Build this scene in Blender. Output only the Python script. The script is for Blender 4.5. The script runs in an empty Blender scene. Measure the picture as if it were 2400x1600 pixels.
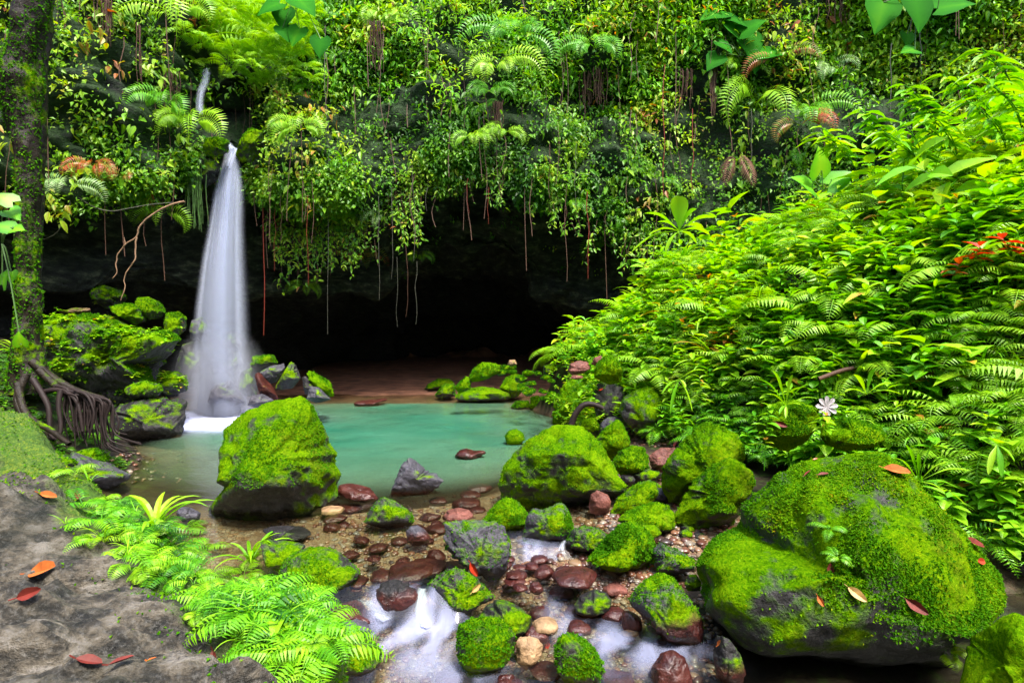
import bpy, math, random
import numpy as np
from mathutils import Vector, Matrix
from mathutils.bvhtree import BVHTree
random.seed(7); rng = np.random.default_rng(7)
S = bpy.context.scene; C = S.collection; R = math.radians

# ------------------------------------------------------------------ camera
H = 2.4; F = 1333.0; PITCH = math.atan(60/F)
cd = bpy.data.cameras.new('camera'); cam = bpy.data.objects.new('camera', cd); C.objects.link(cam)
cd.lens = 20.0; cd.sensor_width = 36.0; cd.clip_end = 400; cd.clip_start = 0.05
cam.location = (0, 0, H); cam.rotation_euler = (R(90)-PITCH, 0, 0); S.camera = cam
# ------------------------------------------------------------------ light
SUN_EL, SUN_AZ = 62.0, 150.0          # azimuth measured from +Y clockwise (behind the camera, to the right)
W = bpy.data.worlds.new('World'); S.world = W; W.use_nodes = True
wn = W.node_tree; sky = wn.nodes.new('ShaderNodeTexSky'); sky.sky_type = 'NISHITA'; sky.sun_disc = False
sky.sun_elevation = R(SUN_EL); sky.sun_rotation = R(SUN_AZ); sky.dust_density = 3.0; sky.air_density = 1.0
wn.links.new(sky.outputs[0], wn.nodes['Background'].inputs[0]); wn.nodes['Background'].inputs[1].default_value = 0.11
sd = bpy.data.lights.new('sun', 'SUN'); sun = bpy.data.objects.new('sun', sd); C.objects.link(sun)
sd.energy = 1.5; sd.angle = R(14); sd.color = (1, 0.95, 0.86)
az, el = R(SUN_AZ), R(SUN_EL)
sdir = Vector((math.sin(az)*math.cos(el), math.cos(az)*math.cos(el), math.sin(el)))
sun.rotation_euler = sdir.to_track_quat('Z', 'Y').to_euler()
S.view_settings.view_transform = 'Standard'; S.view_settings.look = 'None'
S.view_settings.exposure = 2.55; S.view_settings.gamma = 1.0
S.render.engine = 'CYCLES'; cy = S.cycles
cy.max_bounces = 6; cy.diffuse_bounces = 3; cy.glossy_bounces = 2; cy.transmission_bounces = 4
cy.transparent_max_bounces = 24; cy.volume_bounces = 1
cy.sample_clamp_indirect = 4.0

# ------------------------------------------------------------------ helpers: projection
ct, st = math.cos(PITCH), math.sin(PITCH)
def ray(px, py):
    a = (px-1200)/F; b = -(py-800)/F
    return np.array([a, ct+b*st, -st+b*ct])
def at(px, py, Y):
    r = ray(px, py); return np.array([0, 0, H]) + r*(Y/r[1])
def proj(P):
    P = np.asarray(P, float); q = P-np.array([0, 0, H])
    fw = q[..., 1]*ct - q[..., 2]*st; up = q[..., 1]*st + q[..., 2]*ct
    return np.stack([1200+F*q[..., 0]/fw, 800-F*up/fw, fw], -1)
def gdepth(py, z):
    r = ray(1200, py); return (z-H)/r[2]*r[1]
CROP = {'Z': (0, 0, .98), 'A': (0, 500, 2.8), 'B': (800, 540, 2.904), 'C': (1600, 540, 2.904), 'D': (0, 1040, 2.8),
        'E': (600, 1040, 2.8), 'F': (1200, 960, 2.45), 'G': (1600, 960, 2.45), 'T': (0, 0, 2.904), 'U': (800, 0, 2.904), 'V': (1600, 0, 2.904)}
def cp(c, pts):
    ox, oy, s = CROP[c]; a = np.array(pts, float); return a/s+np.array([ox, oy])

# ------------------------------------------------------------------ helpers: noise
TAB = rng.random(4096)
def _h(i, j, k): return TAB[(i*73856093 ^ j*19349663 ^ k*83492791) & 4095]
def vn(P):
    P = np.asarray(P, float); f = np.floor(P).astype(np.int64); t = P-f; t = t*t*(3-2*t)
    x, y, z = f[..., 0], f[..., 1], f[..., 2]; a, b, c = t[..., 0], t[..., 1], t[..., 2]
    def l(u, v, w): return u+(v-u)*w
    return l(l(l(_h(x, y, z), _h(x+1, y, z), a), l(_h(x, y+1, z), _h(x+1, y+1, z), a), b),
             l(l(_h(x, y, z+1), _h(x+1, y, z+1), a), l(_h(x, y+1, z+1), _h(x+1, y+1, z+1), a), b), c)*2-1
def fbm(P, o=4, g=.5):
    P = np.asarray(P, float); s = 0; a = 1
    for k in range(o): s = s+a*vn(P+k*17.3); P = P*2.03; a *= g
    return s
def v3(x, y, z=0): return np.stack(np.broadcast_arrays(np.asarray(x, float), np.asarray(y, float), np.asarray(z, float)), -1)
def sst(a, b, x): t = np.clip((x-a)/(b-a), 0, 1); return t*t*(3-2*t)

# ------------------------------------------------------------------ helpers: objects
def mesh(name, V, Fq, mat=None, smooth=False, attrs=None):
    me = bpy.data.meshes.new(name); V = np.asarray(V, np.float32); Fq = np.asarray(Fq, np.int32); k = Fq.shape[1]
    me.vertices.add(len(V)); me.vertices.foreach_set('co', V.ravel())
    me.loops.add(Fq.size); me.loops.foreach_set('vertex_index', Fq.ravel())
    me.polygons.add(len(Fq)); me.polygons.foreach_set('loop_start', np.arange(0, Fq.size, k, dtype=np.int32))
    me.update(calc_edges=True)
    me.polygons.foreach_set('use_smooth', np.full(len(Fq), smooth)); 
    if attrs:
        for n, v in attrs.items():
            a = me.attributes.new(n, 'FLOAT', 'POINT'); a.data.foreach_set('value', np.asarray(v, np.float32))
    if mat: me.materials.append(mat)
    return me
def obj(name, me, parent=None):
    o = bpy.data.objects.new(name, me); C.objects.link(o)
    if parent: o.parent = parent
    return o
def tag(o, label=None, cat=None, group=None, kind=None):
    if label: o['label'] = label
    if cat: o['category'] = cat
    if group: o['group'] = group
    if kind: o['kind'] = kind
    return o
def empty(name, loc, label=None, cat=None, group=None):
    o = bpy.data.objects.new(name, None); C.objects.link(o); o.location = Vector(loc); o.empty_display_size = .1
    return tag(o, label, cat, group)
def copy_tree(o, parent=None):
    c = o.copy(); C.objects.link(c)
    if parent: c.parent = parent
    for ch in list(o.children): copy_tree(ch, c)
    return c

# ------------------------------------------------------------------ materials
class NT:
    def __init__(s, name):
        s.m = bpy.data.materials.new(name); s.m.use_nodes = True; s.t = s.m.node_tree; s.t.nodes.clear()
        s.out = s.t.nodes.new('ShaderNodeOutputMaterial')
    def n(s, typ, ins=None, **kw):
        nd = s.t.nodes.new('ShaderNode'+typ)
        for k, v in kw.items(): setattr(nd, k, v)
        for k, v in (ins or {}).items():
            i = nd.inputs[k]
            if isinstance(v, bpy.types.NodeSocket): s.t.links.new(v, i)
            else: i.default_value = v
        return nd
    def math(s, op, a, b=0.0, c=None, clamp=False):
        d = {0: a, 1: b}
        if c is not None: d[2] = c
        return s.n('Math', d, operation=op, use_clamp=clamp).outputs[0]
    def mix(s, f, a, b):
        return s.n('Mix', {0: f, 6: a, 7: b}, data_type='RGBA').outputs[2]
    def noise(s, sc, det=4, vec=None, rough=.55):
        d = {'Scale': sc, 'Detail': det, 'Roughness': rough}
        if vec is not None: d['Vector'] = vec
        return s.n('TexNoise', d).outputs[0]
    def ramp(s, f, stops):
        r = s.n('ValToRGB', {0: f}).color_ramp if False else None
        nd = s.t.nodes.new('ShaderNodeValToRGB'); s.t.links.new(f, nd.inputs[0]); e = nd.color_ramp.elements
        e[0].position, e[0].color = stops[0][0], (*stops[0][1], 1); e[1].position, e[1].color = stops[-1][0], (*stops[-1][1], 1)
        for p, c in stops[1:-1]: x = e.new(p); x.color = (*c, 1)
        return nd.outputs[0]
    def attr(s, name, typ='GEOMETRY'): return s.n('Attribute', attribute_name=name, attribute_type=typ).outputs['Fac']
    def pos(s): return s.n('NewGeometry').outputs['Position']
    def end(s, sh): s.t.links.new(sh, s.out.inputs[0]); return s.m
def c4(c): return (*c, 1)

def leaf_mat(name, stops, rough=.45, trans=.35, spec=.4):
    k = NT(name); tint = k.attr('tint'); oi = k.n('ObjectInfo').outputs['Random']
    f = k.math('ADD', k.math('MULTIPLY', tint, .8), k.math('MULTIPLY', oi, .2))
    big = k.noise(1.1, 2, k.pos()); f = k.math('ADD', f, k.math('MULTIPLY', k.math('SUBTRACT', big, .5), .55), clamp=True)
    col = k.ramp(f, stops)
    p = k.n('BsdfPrincipled', {'Base Color': col, 'Roughness': rough, 'Specular IOR Level': spec})
    tc = k.n('HueSaturation', {'Hue': .49, 'Saturation': 1.1, 'Value': 1.5, 'Color': col}).outputs[0]
    t = k.n('BsdfTranslucent', {'Color': tc})
    return k.end(k.n('MixShader', {0: trans, 1: p.outputs[0], 2: t.outputs[0]}).outputs[0])
G1, G2, G3, G4 = (.012, .075, .004), (.035, .17, .004), (.085, .28, .004), (.22, .40, .006)
M = {}
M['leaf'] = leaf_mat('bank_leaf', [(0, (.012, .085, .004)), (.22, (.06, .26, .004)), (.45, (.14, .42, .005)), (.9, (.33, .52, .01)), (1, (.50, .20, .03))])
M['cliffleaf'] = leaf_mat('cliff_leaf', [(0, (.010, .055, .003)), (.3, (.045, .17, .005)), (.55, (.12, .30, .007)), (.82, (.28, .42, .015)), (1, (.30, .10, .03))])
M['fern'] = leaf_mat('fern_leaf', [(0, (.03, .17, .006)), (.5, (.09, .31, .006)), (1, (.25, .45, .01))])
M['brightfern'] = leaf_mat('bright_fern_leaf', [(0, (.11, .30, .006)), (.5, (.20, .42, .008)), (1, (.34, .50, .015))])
M['redfern'] = leaf_mat('red_fern_leaf', [(0, (.06, .22, .01)), (.38, (.16, .20, .02)), (.6, (.34, .08, .02)), (1, (.42, .06, .03))])
M['palefern'] = leaf_mat('pale_fern_leaf', [(0, (.06, .20, .04)), (.5, (.20, .34, .10)), (1, (.45, .5, .3))])
M['moss'] = leaf_mat('moss_leaf', [(0, (.015, .09, .002)), (.45, (.055, .19, .002)), (.8, (.15, .29, .003)), (1, (.38, .26, .008))], .85, .3, .05)
M['bigleaf'] = leaf_mat('broad_leaf', [(0, (.006, .07, .004)), (.5, (.022, .15, .005)), (1, (.11, .32, .008))], .7, .25, .05)
M['dry'] = leaf_mat('dry_frond', [(0, (.07, .03, .02)), (1, (.22, .12, .08))], .7, .2, .1)
def plain(name, col, rough=.6, spec=.4, var=.35, scale=12., bump=.3):
    k = NT(name); P = k.n('TexCoord').outputs['Object']; nz = k.noise(scale, 5, P)
    dk = tuple(c*(1-var) for c in col); lt = tuple(min(1, c*(1+var)) for c in col)
    cc = k.ramp(nz, [(.3, dk), (.7, lt)]); b = k.n('Bump', {'Strength': bump, 'Distance': .02, 'Height': nz})
    return k.end(k.n('BsdfPrincipled', {'Base Color': cc, 'Roughness': rough, 'Specular IOR Level': spec, 'Normal': b.outputs[0]}).outputs[0])
M['root'] = plain('root_bark', (.015, .009, .008), .65, .25)
M['redroot'] = plain('red_root', (.16, .022, .01), .5)
M['brownroot'] = plain('brown_root', (.065, .028, .014), .7)
M['greyvine'] = plain('grey_vine', (.07, .07, .05), .7)
M['stem'] = plain('green_stem', (.05, .12, .02), .6)
M['palebranch'] = plain('pale_branch', (.24, .14, .08), .7)
M['leaforange'] = plain('fallen_leaf_orange', (.38, .10, .02), .65, .2, .4, 20)
M['leafred'] = plain('fallen_leaf_red', (.13, .018, .012), .6, .25, .4, 20)
M['leafbright'] = plain('fallen_leaf_scarlet', (.42, .03, .008), .4, .5, .3, 20)
M['leaftan'] = plain('fallen_leaf_tan', (.42, .26, .08), .5, .5, .3, 20)
M['white'] = plain('dead_white_leaf', (.36, .33, .35), .8, .1, .3, 30)

# rock: moss, red and shade-of-stone amounts are object properties
def rock_mat(name, stone, scale=1.0):
    k = NT(name); P = k.n('TexCoord').outputs['Object']; g = k.n('NewGeometry'); N = g.outputs['Normal']
    sep = k.n('SeparateXYZ', {0: N}); nz = sep.outputs[2]; pz = k.n('SeparateXYZ', {0: g.outputs['Position']}).outputs[2]
    moss = k.attr('moss', 'OBJECT'); wl = k.attr('waterline', 'OBJECT')
    n1 = k.noise(1.6*scale, 6, P, .6); n2 = k.noise(7*scale, 5, P, .65); n3 = k.noise(38*scale, 4, P, .7)
    f = k.math('ADD', k.math('MULTIPLY', nz, .22), k.math('MULTIPLY', n1, 1.5))
    f = k.math('ADD', f, k.math('MULTIPLY', n2, .75)); f = k.math('ADD', f, k.math('MULTIPLY', moss, 1.1))
    f = k.math('MULTIPLY', k.math('SUBTRACT', f, 1.62), 5.0, clamp=True)
    base = k.ramp(n2, [(.28, tuple(c*.38 for c in stone)), (.5, stone), (.72, tuple(c*1.9 for c in stone))])
    base = k.mix(k.math('MULTIPLY', k.math('SUBTRACT', n3, .45), 2.5, clamp=True), base, c4(tuple(c*1.5 for c in stone)))
    mc = k.ramp(k.math('ADD', k.math('MULTIPLY', n1, .5), k.math('MULTIPLY', n3, .55)),
                [(.34, (.010, .042, .001)), (.48, (.045, .125, .001)), (.60, (.105, .20, .002)), (.76, (.21, .25, .003))])
    nb = k.noise(.9*scale, 3, k.n('Mapping', {'Vector': P, 'Location': (7, 3, 1)}).outputs[0], .5); mc = k.mix(k.math('MULTIPLY', k.math('SUBTRACT', k.math('ADD', k.math('MULTIPLY', nb, .7), k.math('MULTIPLY', n2, .35)), .56), 7., clamp=True), mc, k.ramp(n3, [(.35, (.02, .035, .003)), (.6, (.08, .10, .008)), (.75, (.19, .13, .02))]))
    col = k.mix(f, base, mc)
    red = k.math('MULTIPLY', k.math('ADD', k.math('SUBTRACT', wl, pz), k.math('MULTIPLY', k.math('SUBTRACT', n2, .42), .16)), 14., clamp=True)
    rc = k.ramp(n2, [(.3, (.014, .005, .005)), (.55, (.05, .010, .008)), (.75, (.09, .03, .022))])
    col = k.mix(red, col, rc)
    rg = k.math('ADD', k.math('MULTIPLY', f, .40), .50); rg = k.math('SUBTRACT', rg, k.math('MULTIPLY', red, .40), clamp=True)
    rg = k.math('MAXIMUM', rg, k.math('ADD', .16, k.math('MULTIPLY', n2, .3)))
    hgt = k.math('ADD', k.math('MULTIPLY', n2, 1.0), k.math('MULTIPLY', n3, k.math('ADD', k.math('MULTIPLY', f, .5), .25)))
    b = k.n('Bump', {'Strength': .75, 'Distance': .045/scale, 'Height': hgt})
    return k.end(k.n('BsdfPrincipled', {'Base Color': col, 'Roughness': rg, 'Specular IOR Level': k.math('ADD', k.math('MULTIPLY', k.math('SUBTRACT', 1.0, f), .22), k.math('MULTIPLY', red, .3)), 'Normal': b.outputs[0]}).outputs[0])
M['rock'] = rock_mat('mossy_grey_rock', (.036, .035, .036))
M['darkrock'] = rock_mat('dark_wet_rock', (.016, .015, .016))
M['redrock'] = rock_mat('red_brown_rock', (.045, .011, .008))
M['bark'] = rock_mat('mossy_bark', (.014, .010, .006), 1.4)
M['pinkrock'] = rock_mat('pinkish_rock', (.12, .045, .035))
M['tanrock'] = rock_mat('tan_rock', (.22, .14, .075))
M['slate'] = rock_mat('purple_grey_rock', (.050, .048, .060))

def cliff_mat():
    k = NT('cliff_rock'); g = k.n('NewGeometry'); P = g.outputs['Position']; nz = k.n('SeparateXYZ', {0: g.outputs['Normal']}).outputs[2]
    sc = k.n('Mapping', {'Vector': P, 'Scale': (1, 1, 2.2)}).outputs[0]
    n1 = k.noise(.45, 6, sc, .6); n2 = k.noise(3.2, 6, sc, .65); n3 = k.noise(16, 4, P, .7); mm = k.attr('mossy'); cv_ = k.attr('cave')
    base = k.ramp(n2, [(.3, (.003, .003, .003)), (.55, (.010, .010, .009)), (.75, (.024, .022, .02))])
    base = k.mix(cv_, base, k.ramp(n2, [(.38, (.004, .005, .004)), (.55, (.022, .028, .018)), (.68, (.09, .10, .06))]))  # cave wall painted paler, standing in for dim light on it
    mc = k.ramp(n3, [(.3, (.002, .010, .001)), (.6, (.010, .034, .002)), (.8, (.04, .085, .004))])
    f = k.math('ADD', k.math('MULTIPLY', n1, 1.6), k.math('ADD', k.math('MULTIPLY', n2, .8), mm))
    f = k.math('MULTIPLY', k.math('SUBTRACT', f, 1.55), 4., clamp=True)
    col = k.mix(f, base, mc)
    b = k.n('Bump', {'Strength': .9, 'Distance': .12, 'Height': k.math('ADD', n2, k.math('MULTIPLY', n3, .3))})
    return k.end(k.n('BsdfPrincipled', {'Base Color': col, 'Roughness': .75, 'Specular IOR Level': .3, 'Normal': b.outputs[0]}).outputs[0])
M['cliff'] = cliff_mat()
def ground_mat():
    k = NT('ground_surface'); P = k.pos(); kind_ = k.attr('soil'); red = k.attr('redsand')
    v = k.n('TexVoronoi', {'Vector': P, 'Scale': 24.0, 'Randomness': 1.0}); v2 = k.n('TexVoronoi', {'Vector': P, 'Scale': 24.0}, feature='DISTANCE_TO_EDGE')
    rnd = k.n('SeparateColor', {0: v.outputs['Color']}).outputs[0]; n2 = k.noise(5, 5, P)
    peb = k.ramp(rnd, [(0, (.08, .03, .018)), (.25, (.20, .11, .05)), (.5, (.26, .18, .10)), (.75, (.15, .12, .08)), (1, (.30, .24, .16))])
    sand = k.ramp(n2, [(.3, (.10, .06, .03)), (.7, (.20, .14, .075))])
    edge = k.math('MULTIPLY', v2.outputs[0], 9.0, clamp=True)
    bed = k.mix(k.math('MULTIPLY', edge, k.math('MULTIPLY', k.math('SUBTRACT', k.noise(1.6, 3, P), .40), 6., clamp=True)), sand, peb)
    rs = k.ramp(k.noise(2.2, 6, k.n('Mapping', {'Vector': P, 'Scale': (1, 2.5, 1)}).outputs[0]), [(.3, (.04, .02, .014)), (.55, (.22, .10, .06)), (.8, (.36, .20, .12))])
    soil = k.ramp(n2, [(.3, (.004, .003, .002)), (.52, (.014, .009, .005)), (.72, (.022, .05, .004))])
    col = k.mix(red, bed, rs); col = k.mix(kind_, col, soil)
    b = k.n('Bump', {'Strength': .8, 'Distance': .04, 'Height': k.math('ADD', k.math('MULTIPLY', k.math('MULTIPLY', edge, .3), k.math('SUBTRACT', 1.0, kind_)), n2)})
    return k.end(k.n('BsdfPrincipled', {'Base Color': col, 'Roughness': .55, 'Specular IOR Level': .35, 'Normal': b.outputs[0]}).outputs[0])
M['ground'] = ground_mat()
def water_mat():
    k = NT('water'); P = k.pos(); milk = k.attr('milk'); foam = k.attr('foam')
    n = k.noise(.5, 3, P); tur = k.ramp(n, [(.3, (.011, .10, .058)), (.7, (.04, .16, .10))])
    tur = k.mix(k.math('POWER', milk, 1.6), c4((.12, .21, .12)), tur)
    st_ = k.n('Mapping', {'Vector': P, 'Scale': (2.5, .9, 1)}).outputs[0]; nn = k.noise(2.4, 5, st_, .6)
    fo = k.math('MULTIPLY', foam, k.math('ADD', .35, k.math('MULTIPLY', nn, 1.25)), clamp=True)
    tr = k.n('BsdfTransparent', {'Color': (.80, .84, .74, 1)}); df = k.n('BsdfDiffuse', {'Color': tur})
    wf = k.n('BsdfDiffuse', {'Color': (.34, .37, .54, 1)})
    a = k.n('MixShader', {0: milk, 1: tr.outputs[0], 2: df.outputs[0]}).outputs[0]
    a = k.n('MixShader', {0: fo, 1: a, 2: wf.outputs[0]}).outputs[0]
    bp = k.n('Bump', {'Strength': .3, 'Distance': .03, 'Height': k.noise(3, 4, k.n('Mapping', {'Vector': P, 'Scale': (1, 2.2, 1)}).outputs[0])})
    fr = k.n('Fresnel', {'IOR': 1.33, 'Normal': bp.outputs[0]}).outputs[0]
    gl = k.n('BsdfGlossy', {'Color': (1, 1, 1, 1), 'Roughness': .12, 'Normal': bp.outputs[0]})
    fr = k.math('MULTIPLY', fr, k.math('SUBTRACT', 1.0, fo), clamp=True)
    return k.end(k.n('MixShader', {0: fr, 1: a, 2: gl.outputs[0]}).outputs[0])
M['water'] = water_mat()
def fall_mat():
    k = NT('falling_water'); a = k.attr('alpha'); u = k.attr('across'); r = k.attr('tint')
    e = k.math('SUBTRACT', 1.0, k.math('MULTIPLY', k.math('ABSOLUTE', u), 1.0), clamp=True); e = k.math('POWER', e, 1.3)
    al = k.math('MULTIPLY', k.math('MULTIPLY', a, e), k.math('ADD', .4, r), clamp=True)
    d = k.n('BsdfDiffuse', {'Color': (.70, .76, .93, 1)}); tl = k.n('BsdfTranslucent', {'Color': (.70, .76, .93, 1)})
    s = k.n('MixShader', {0: .5, 1: d.outputs[0], 2: tl.outputs[0]}).outputs[0]
    t = k.n('BsdfTransparent', {'Color': (1, 1, 1, 1)})
    return k.end(k.n('MixShader', {0: al, 1: t.outputs[0], 2: s}).outputs[0])
M['fall'] = fall_mat()
def mist_mat(name, d):
    k = NT(name); r_ = k.n('VectorMath', {0: k.n('Mapping', {'Vector': k.n('TexCoord').outputs['Object'], 'Scale': (1/1.25, 1/.7, 1/1.5)}).outputs[0]}, operation='LENGTH').outputs['Value']
    de = k.math('MULTIPLY', k.math('POWER', k.math('SUBTRACT', 1.0, r_, clamp=True), 1.2), k.math('MULTIPLY', k.math('ADD', .5, k.noise(2.5, 2, k.n('TexCoord').outputs['Object'])), d))
    v = k.n('VolumePrincipled', {'Color': (.86, .89, 1, 1), 'Density': de, 'Anisotropy': .2})
    k.t.links.new(v.outputs[0], k.out.inputs['Volume']); return k.m

# ------------------------------------------------------------------ ground sheet
LA, LB = np.array([1.8, 11.5]), np.array([5.0, 5.5]); LD = (LB-LA)/np.linalg.norm(LB-LA); LN = np.array([-LD[1], LD[0]])
def hgt(x, y):
    x = np.asarray(x, float); y = np.asarray(y, float)
    z = -.13 - .27*sst(6.3, 4.6, y)                                   # stream bed, lower near the camera
    dp = np.clip(1-np.hypot((x+2.7)/4.5, (y-12.1)/5.0)**2, 0, 1); z = z-1.25*dp**1.25
    z = np.where(y > 15.5, np.maximum(z, -.10+(y-16)*.085), z)          # far brown shore
    z = np.where(y > 19.5, .2+(y-19.5)*.045, z)
    # right rocky shore and planted bank
    xs = .3+.12*(y-8); z = z+np.clip(x-xs, 0, 2.6)*.13*sst(4.2, 7, y)+.06*fbm(v3(x*2.2, y*2.2, 8), 3)*sst(.2, 1., x-xs)
    s = (x-LA[0])*LN[0]+(y-LA[1])*LN[1]; t = (x-LA[0])*LD[0]+(y-LA[1])*LD[1]
    cap = 3.4+.62*np.clip(t, -3, 9); rise = 1.95*np.clip(s, 0, 30)**.74+.5*sst(0, .5, s)
    rise = cap*(1-np.exp(-(rise/cap)**1.6*1.25)) + .08*np.clip(s-4, 0, 30)
    z = z+rise*sst(20, 15, y)*sst(-4.6, -1.6, t)
    # left bank under the tree
    xb = -5.35-.22*(y-7)-1.2*sst(9.4, 10.4, y); l = np.clip(xb-x, 0, 5)*.75; z = z+np.minimum(l, 2.0)*sst(15.5, 13, y)*sst(4.5, 6.5, y)
    z = z+np.clip(-4.4-x, 0, 4)*.3*sst(6.5, 4, y)
    # unseen slopes behind and beside the camera, added steep to block low sky light
    z = z+np.clip(-1.5-y, 0, 60)*2.2+np.clip(np.abs(x)-9, 0, 30)*1.6*sst(12, 4, y)
    z = np.minimum(z, 13+.03*np.abs(z))
    return z+fbm(v3(x*.9, y*.9), 4)*(.02+.10*sst(.2, 1.5, z))+fbm(v3(x*.8, y*.8, 5), 3)*.42*sst(.1, 1.2, s)*(z > .5)
def axis(a, b, c, d, f, co): return np.concatenate([np.arange(a, b, co), np.arange(b, c, f), np.arange(c, d+co, co)])
gx = axis(-60, -12, 13, 60, .085, 2.); gy = axis(-60, 1, 28, 70, .085, 2.)
GX, GY = np.meshgrid(gx, gy, indexing='ij'); GZ = hgt(GX, GY)
def gridf(n, m, off=0):
    i = np.arange(n-1)[:, None]*m+np.arange(m-1)[None, :]; return np.stack([i, i+m, i+m+1, i+1], -1).reshape(-1, 4)+off
soil = np.maximum(sst(.03, .16, GZ+.24*sst(6, 5, GY)+.12*sst(-4.6, -5.6, GX))*sst(17.0, 15.5, GY), sst(1.0, 2.0, GZ)).ravel(); soil = np.maximum(soil, sst(1.2, -.5, GY).ravel())
GV = np.stack([GX, GY, GZ], -1).reshape(-1, 3)
soil = np.maximum(soil, (sst(7, 10, GX)).ravel()); soil = np.maximum(soil, .8*(sst(-3.6, -4.6, GX)*sst(12, 9.5, GY)).ravel()); soil = np.maximum(soil, (sst(1.1, 1.6, GX)*sst(6, 5, GY)).ravel())
ground = obj('ground', mesh('ground', GV, gridf(len(gx), len(gy)), M['ground'], True, {'soil': soil, 'redsand': (sst(16.0, 17.2, GY)).ravel()}))
tag(ground, 'pebbly stream bed, brown cave floor and dark soil banks', kind='structure')

# ------------------------------------------------------------------ water sheet
wx = np.arange(-9, 7, .05); wy = np.arange(2.6, 20.2, .05); WX, WY = np.meshgrid(wx, wy, indexing='ij')
ys = np.where(WX < -.25, 4.95, 5.95); ys = 4.95+1.0*sst(-.45, -.05, WX)
wz = -.24*sst(ys+.02, ys-.28, WY); WZ = wz - .06*sst(4.3, 3.6, WY)+fbm(v3(WX*3, WY*3), 2)*.006*(1+3*sst(ys+.2, ys-.4, WY))
milk = 1-np.exp(-np.clip(WZ-hgt(WX, WY)-.12, 0, 9)*2.4)
milk = milk*sst(6.5, 8.6, WY)*(1-.5*sst(-3.2, -5.0, WX)*sst(11.5, 9, WY))*(1+.12*fbm(v3(WX*.7, WY*1.4), 3)); milk = np.clip(milk, 0, 1)
def blob(px, py, z, sx, sy, a):
    D = gdepth(py, z); X = (px-1200)/F*D; return a*np.exp(-((WX-X)/sx)**2-((WY-D)/sy)**2)
foam = np.zeros_like(WX)
for b in [(990, 1480, -.24, .30, .22, 1.1), (1000, 1450, -.2, .20, .16, .9), (930, 1440, -.2, .14, .14, .8), (900, 1500, -.27, .20, .2, .8), (1010, 1560, -.3, .34, .3, .75),
          (1210, 1295, -.05, .22, .25, .9), (1270, 1340, -.24, .18, .25, .75), (1320, 1440, -.24, .13, .3, .6), (1420, 1500, -.26, .24, .22, .95), (1500, 1545, -.28, .35, .2, .85),
          (1330, 1260, -.05, .05, .12, .9), (1600, 1520, -.28, .2, .15, .6), (1100, 1590, -.3, .2, .15, .5), (880, 1400, -.05, .07, .10, .7),
          (515, 992, 0, .95, .75, 2.6), (570, 985, 0, 1.0, .6, 2.2), (500, 965, 0, 1.0, .6, 1.5)]: foam = foam+blob(*b)
fnear = WY < 8; foam = np.where(fnear, .52*(1-np.exp(-foam*.75))*np.clip(1+2.0*fbm(v3(WX*9+2*np.sin(WY*2), WY*2.6, 1), 4), .15, 1.7), foam*.8); foam = np.clip(foam, 0, 1.2)
water = obj('water', mesh('water', np.stack([WX, WY, WZ], -1).reshape(-1, 3), gridf(len(wx), len(wy)), M['water'], True, {'milk': milk.ravel(), 'foam': foam.ravel()}))
tag(water, 'emerald pool spilling into a shallow white-streaked stream', kind='structure')

# ------------------------------------------------------------------ cliff
def lerp_tab(x, tab): a = np.array(tab, float); return np.interp(x, a[:, 0], a[:, 1])
cx = np.arange(-17, 20, .13); ns = 230
face = lerp_tab(cx, [(-17, 8.5), (-11, 10.5), (-8.6, 12.6), (-7.4, 13.9), (-6.0, 14.3), (-4.5, 15.0), (-1, 15.6), (3, 15.6), (6, 15.4), (9, 14.6), (13, 13), (20, 9)])
PXc = 1200+F*cx/face
lipY = lerp_tab(PXc, [(0, 470), (100, 490), (430, 480), (520, 345), (560, 360), (600, 470), (700, 485), (850, 480), (950, 430), (1000, 405), (1200, 402), (1290, 470), (1380, 520), (1480, 560), (1600, 640)])
L = H+(740-lipY)/F*face
caved = lerp_tab(cx, [(-13, 0), (-10.5, .5), (-7, .9), (-5, 1), (1, 1), (2.6, .75), (4.2, .2), (5.5, 0)])
mY = lerp_tab(PXc, [(0, 690), (400, 690), (600, 700), (800, 700), (880, 660), (1000, 600), (1100, 590), (1180, 620), (1300, 700), (1500, 760)])
Mz = H+(740-mY)/F*(face+3.0)
topz = lerp_tab(cx, [(-17, 15), (-9.8, 14), (-8.3, 11.2), (-7.2, 8.6), (-6.2, 8.8), (-5.3, 11), (-4.4, 13), (-1, 15), (20, 15)])
prof = []
for i, x in enumerate(cx):
    c = caved[i]; l = L[i]; m = min(Mz[i], l-.9); tz = topz[i]
    notch = math.exp(-((x+6.75)/.75)**2)*2.0
    gp = math.exp(-((x+7.2)/1.9)**4); pts = [(14, tz+5.5-6.5*gp), (6, tz+2.2-2.*gp), (1.6+notch, tz), (.4+notch*1.2, tz-1.2), (.0+notch, l+2.2+.5), (-.35+notch*.6, l+1.3), (-.4+notch*.1, l+.35), (-.1, l), (.9*c+.05, l+.15*c), (2.3*c+.05, l-.05),
           (2.7*c+.1, l-.7), (2.9*c+.12, m+.5), (3.2*c+.15, m+.05), (4.3*c+.2, m+.1), (8*c+.3, m-.3), (10.5*c+.4, 1.6), (11*c+.5, -.6)]
    p = np.array(pts); w = np.array([1, 2.2, 3.5, 5, 7, 5, 4, 3, 3, 3, 2, 3, 1.5, 2.5, 3, 2]); w = w/w.sum()
    s = np.concatenate([[0], np.cumsum(w)]); ss = np.linspace(0, 1, ns)
    prof.append(np.stack([np.interp(ss, s, p[:, 0])+face[i], np.interp(ss, s, p[:, 1])], -1))
prof = np.array(prof); CV = np.concatenate([np.broadcast_to(cx[:, None, None], (len(cx), ns, 1)), prof], -1).copy()
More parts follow.
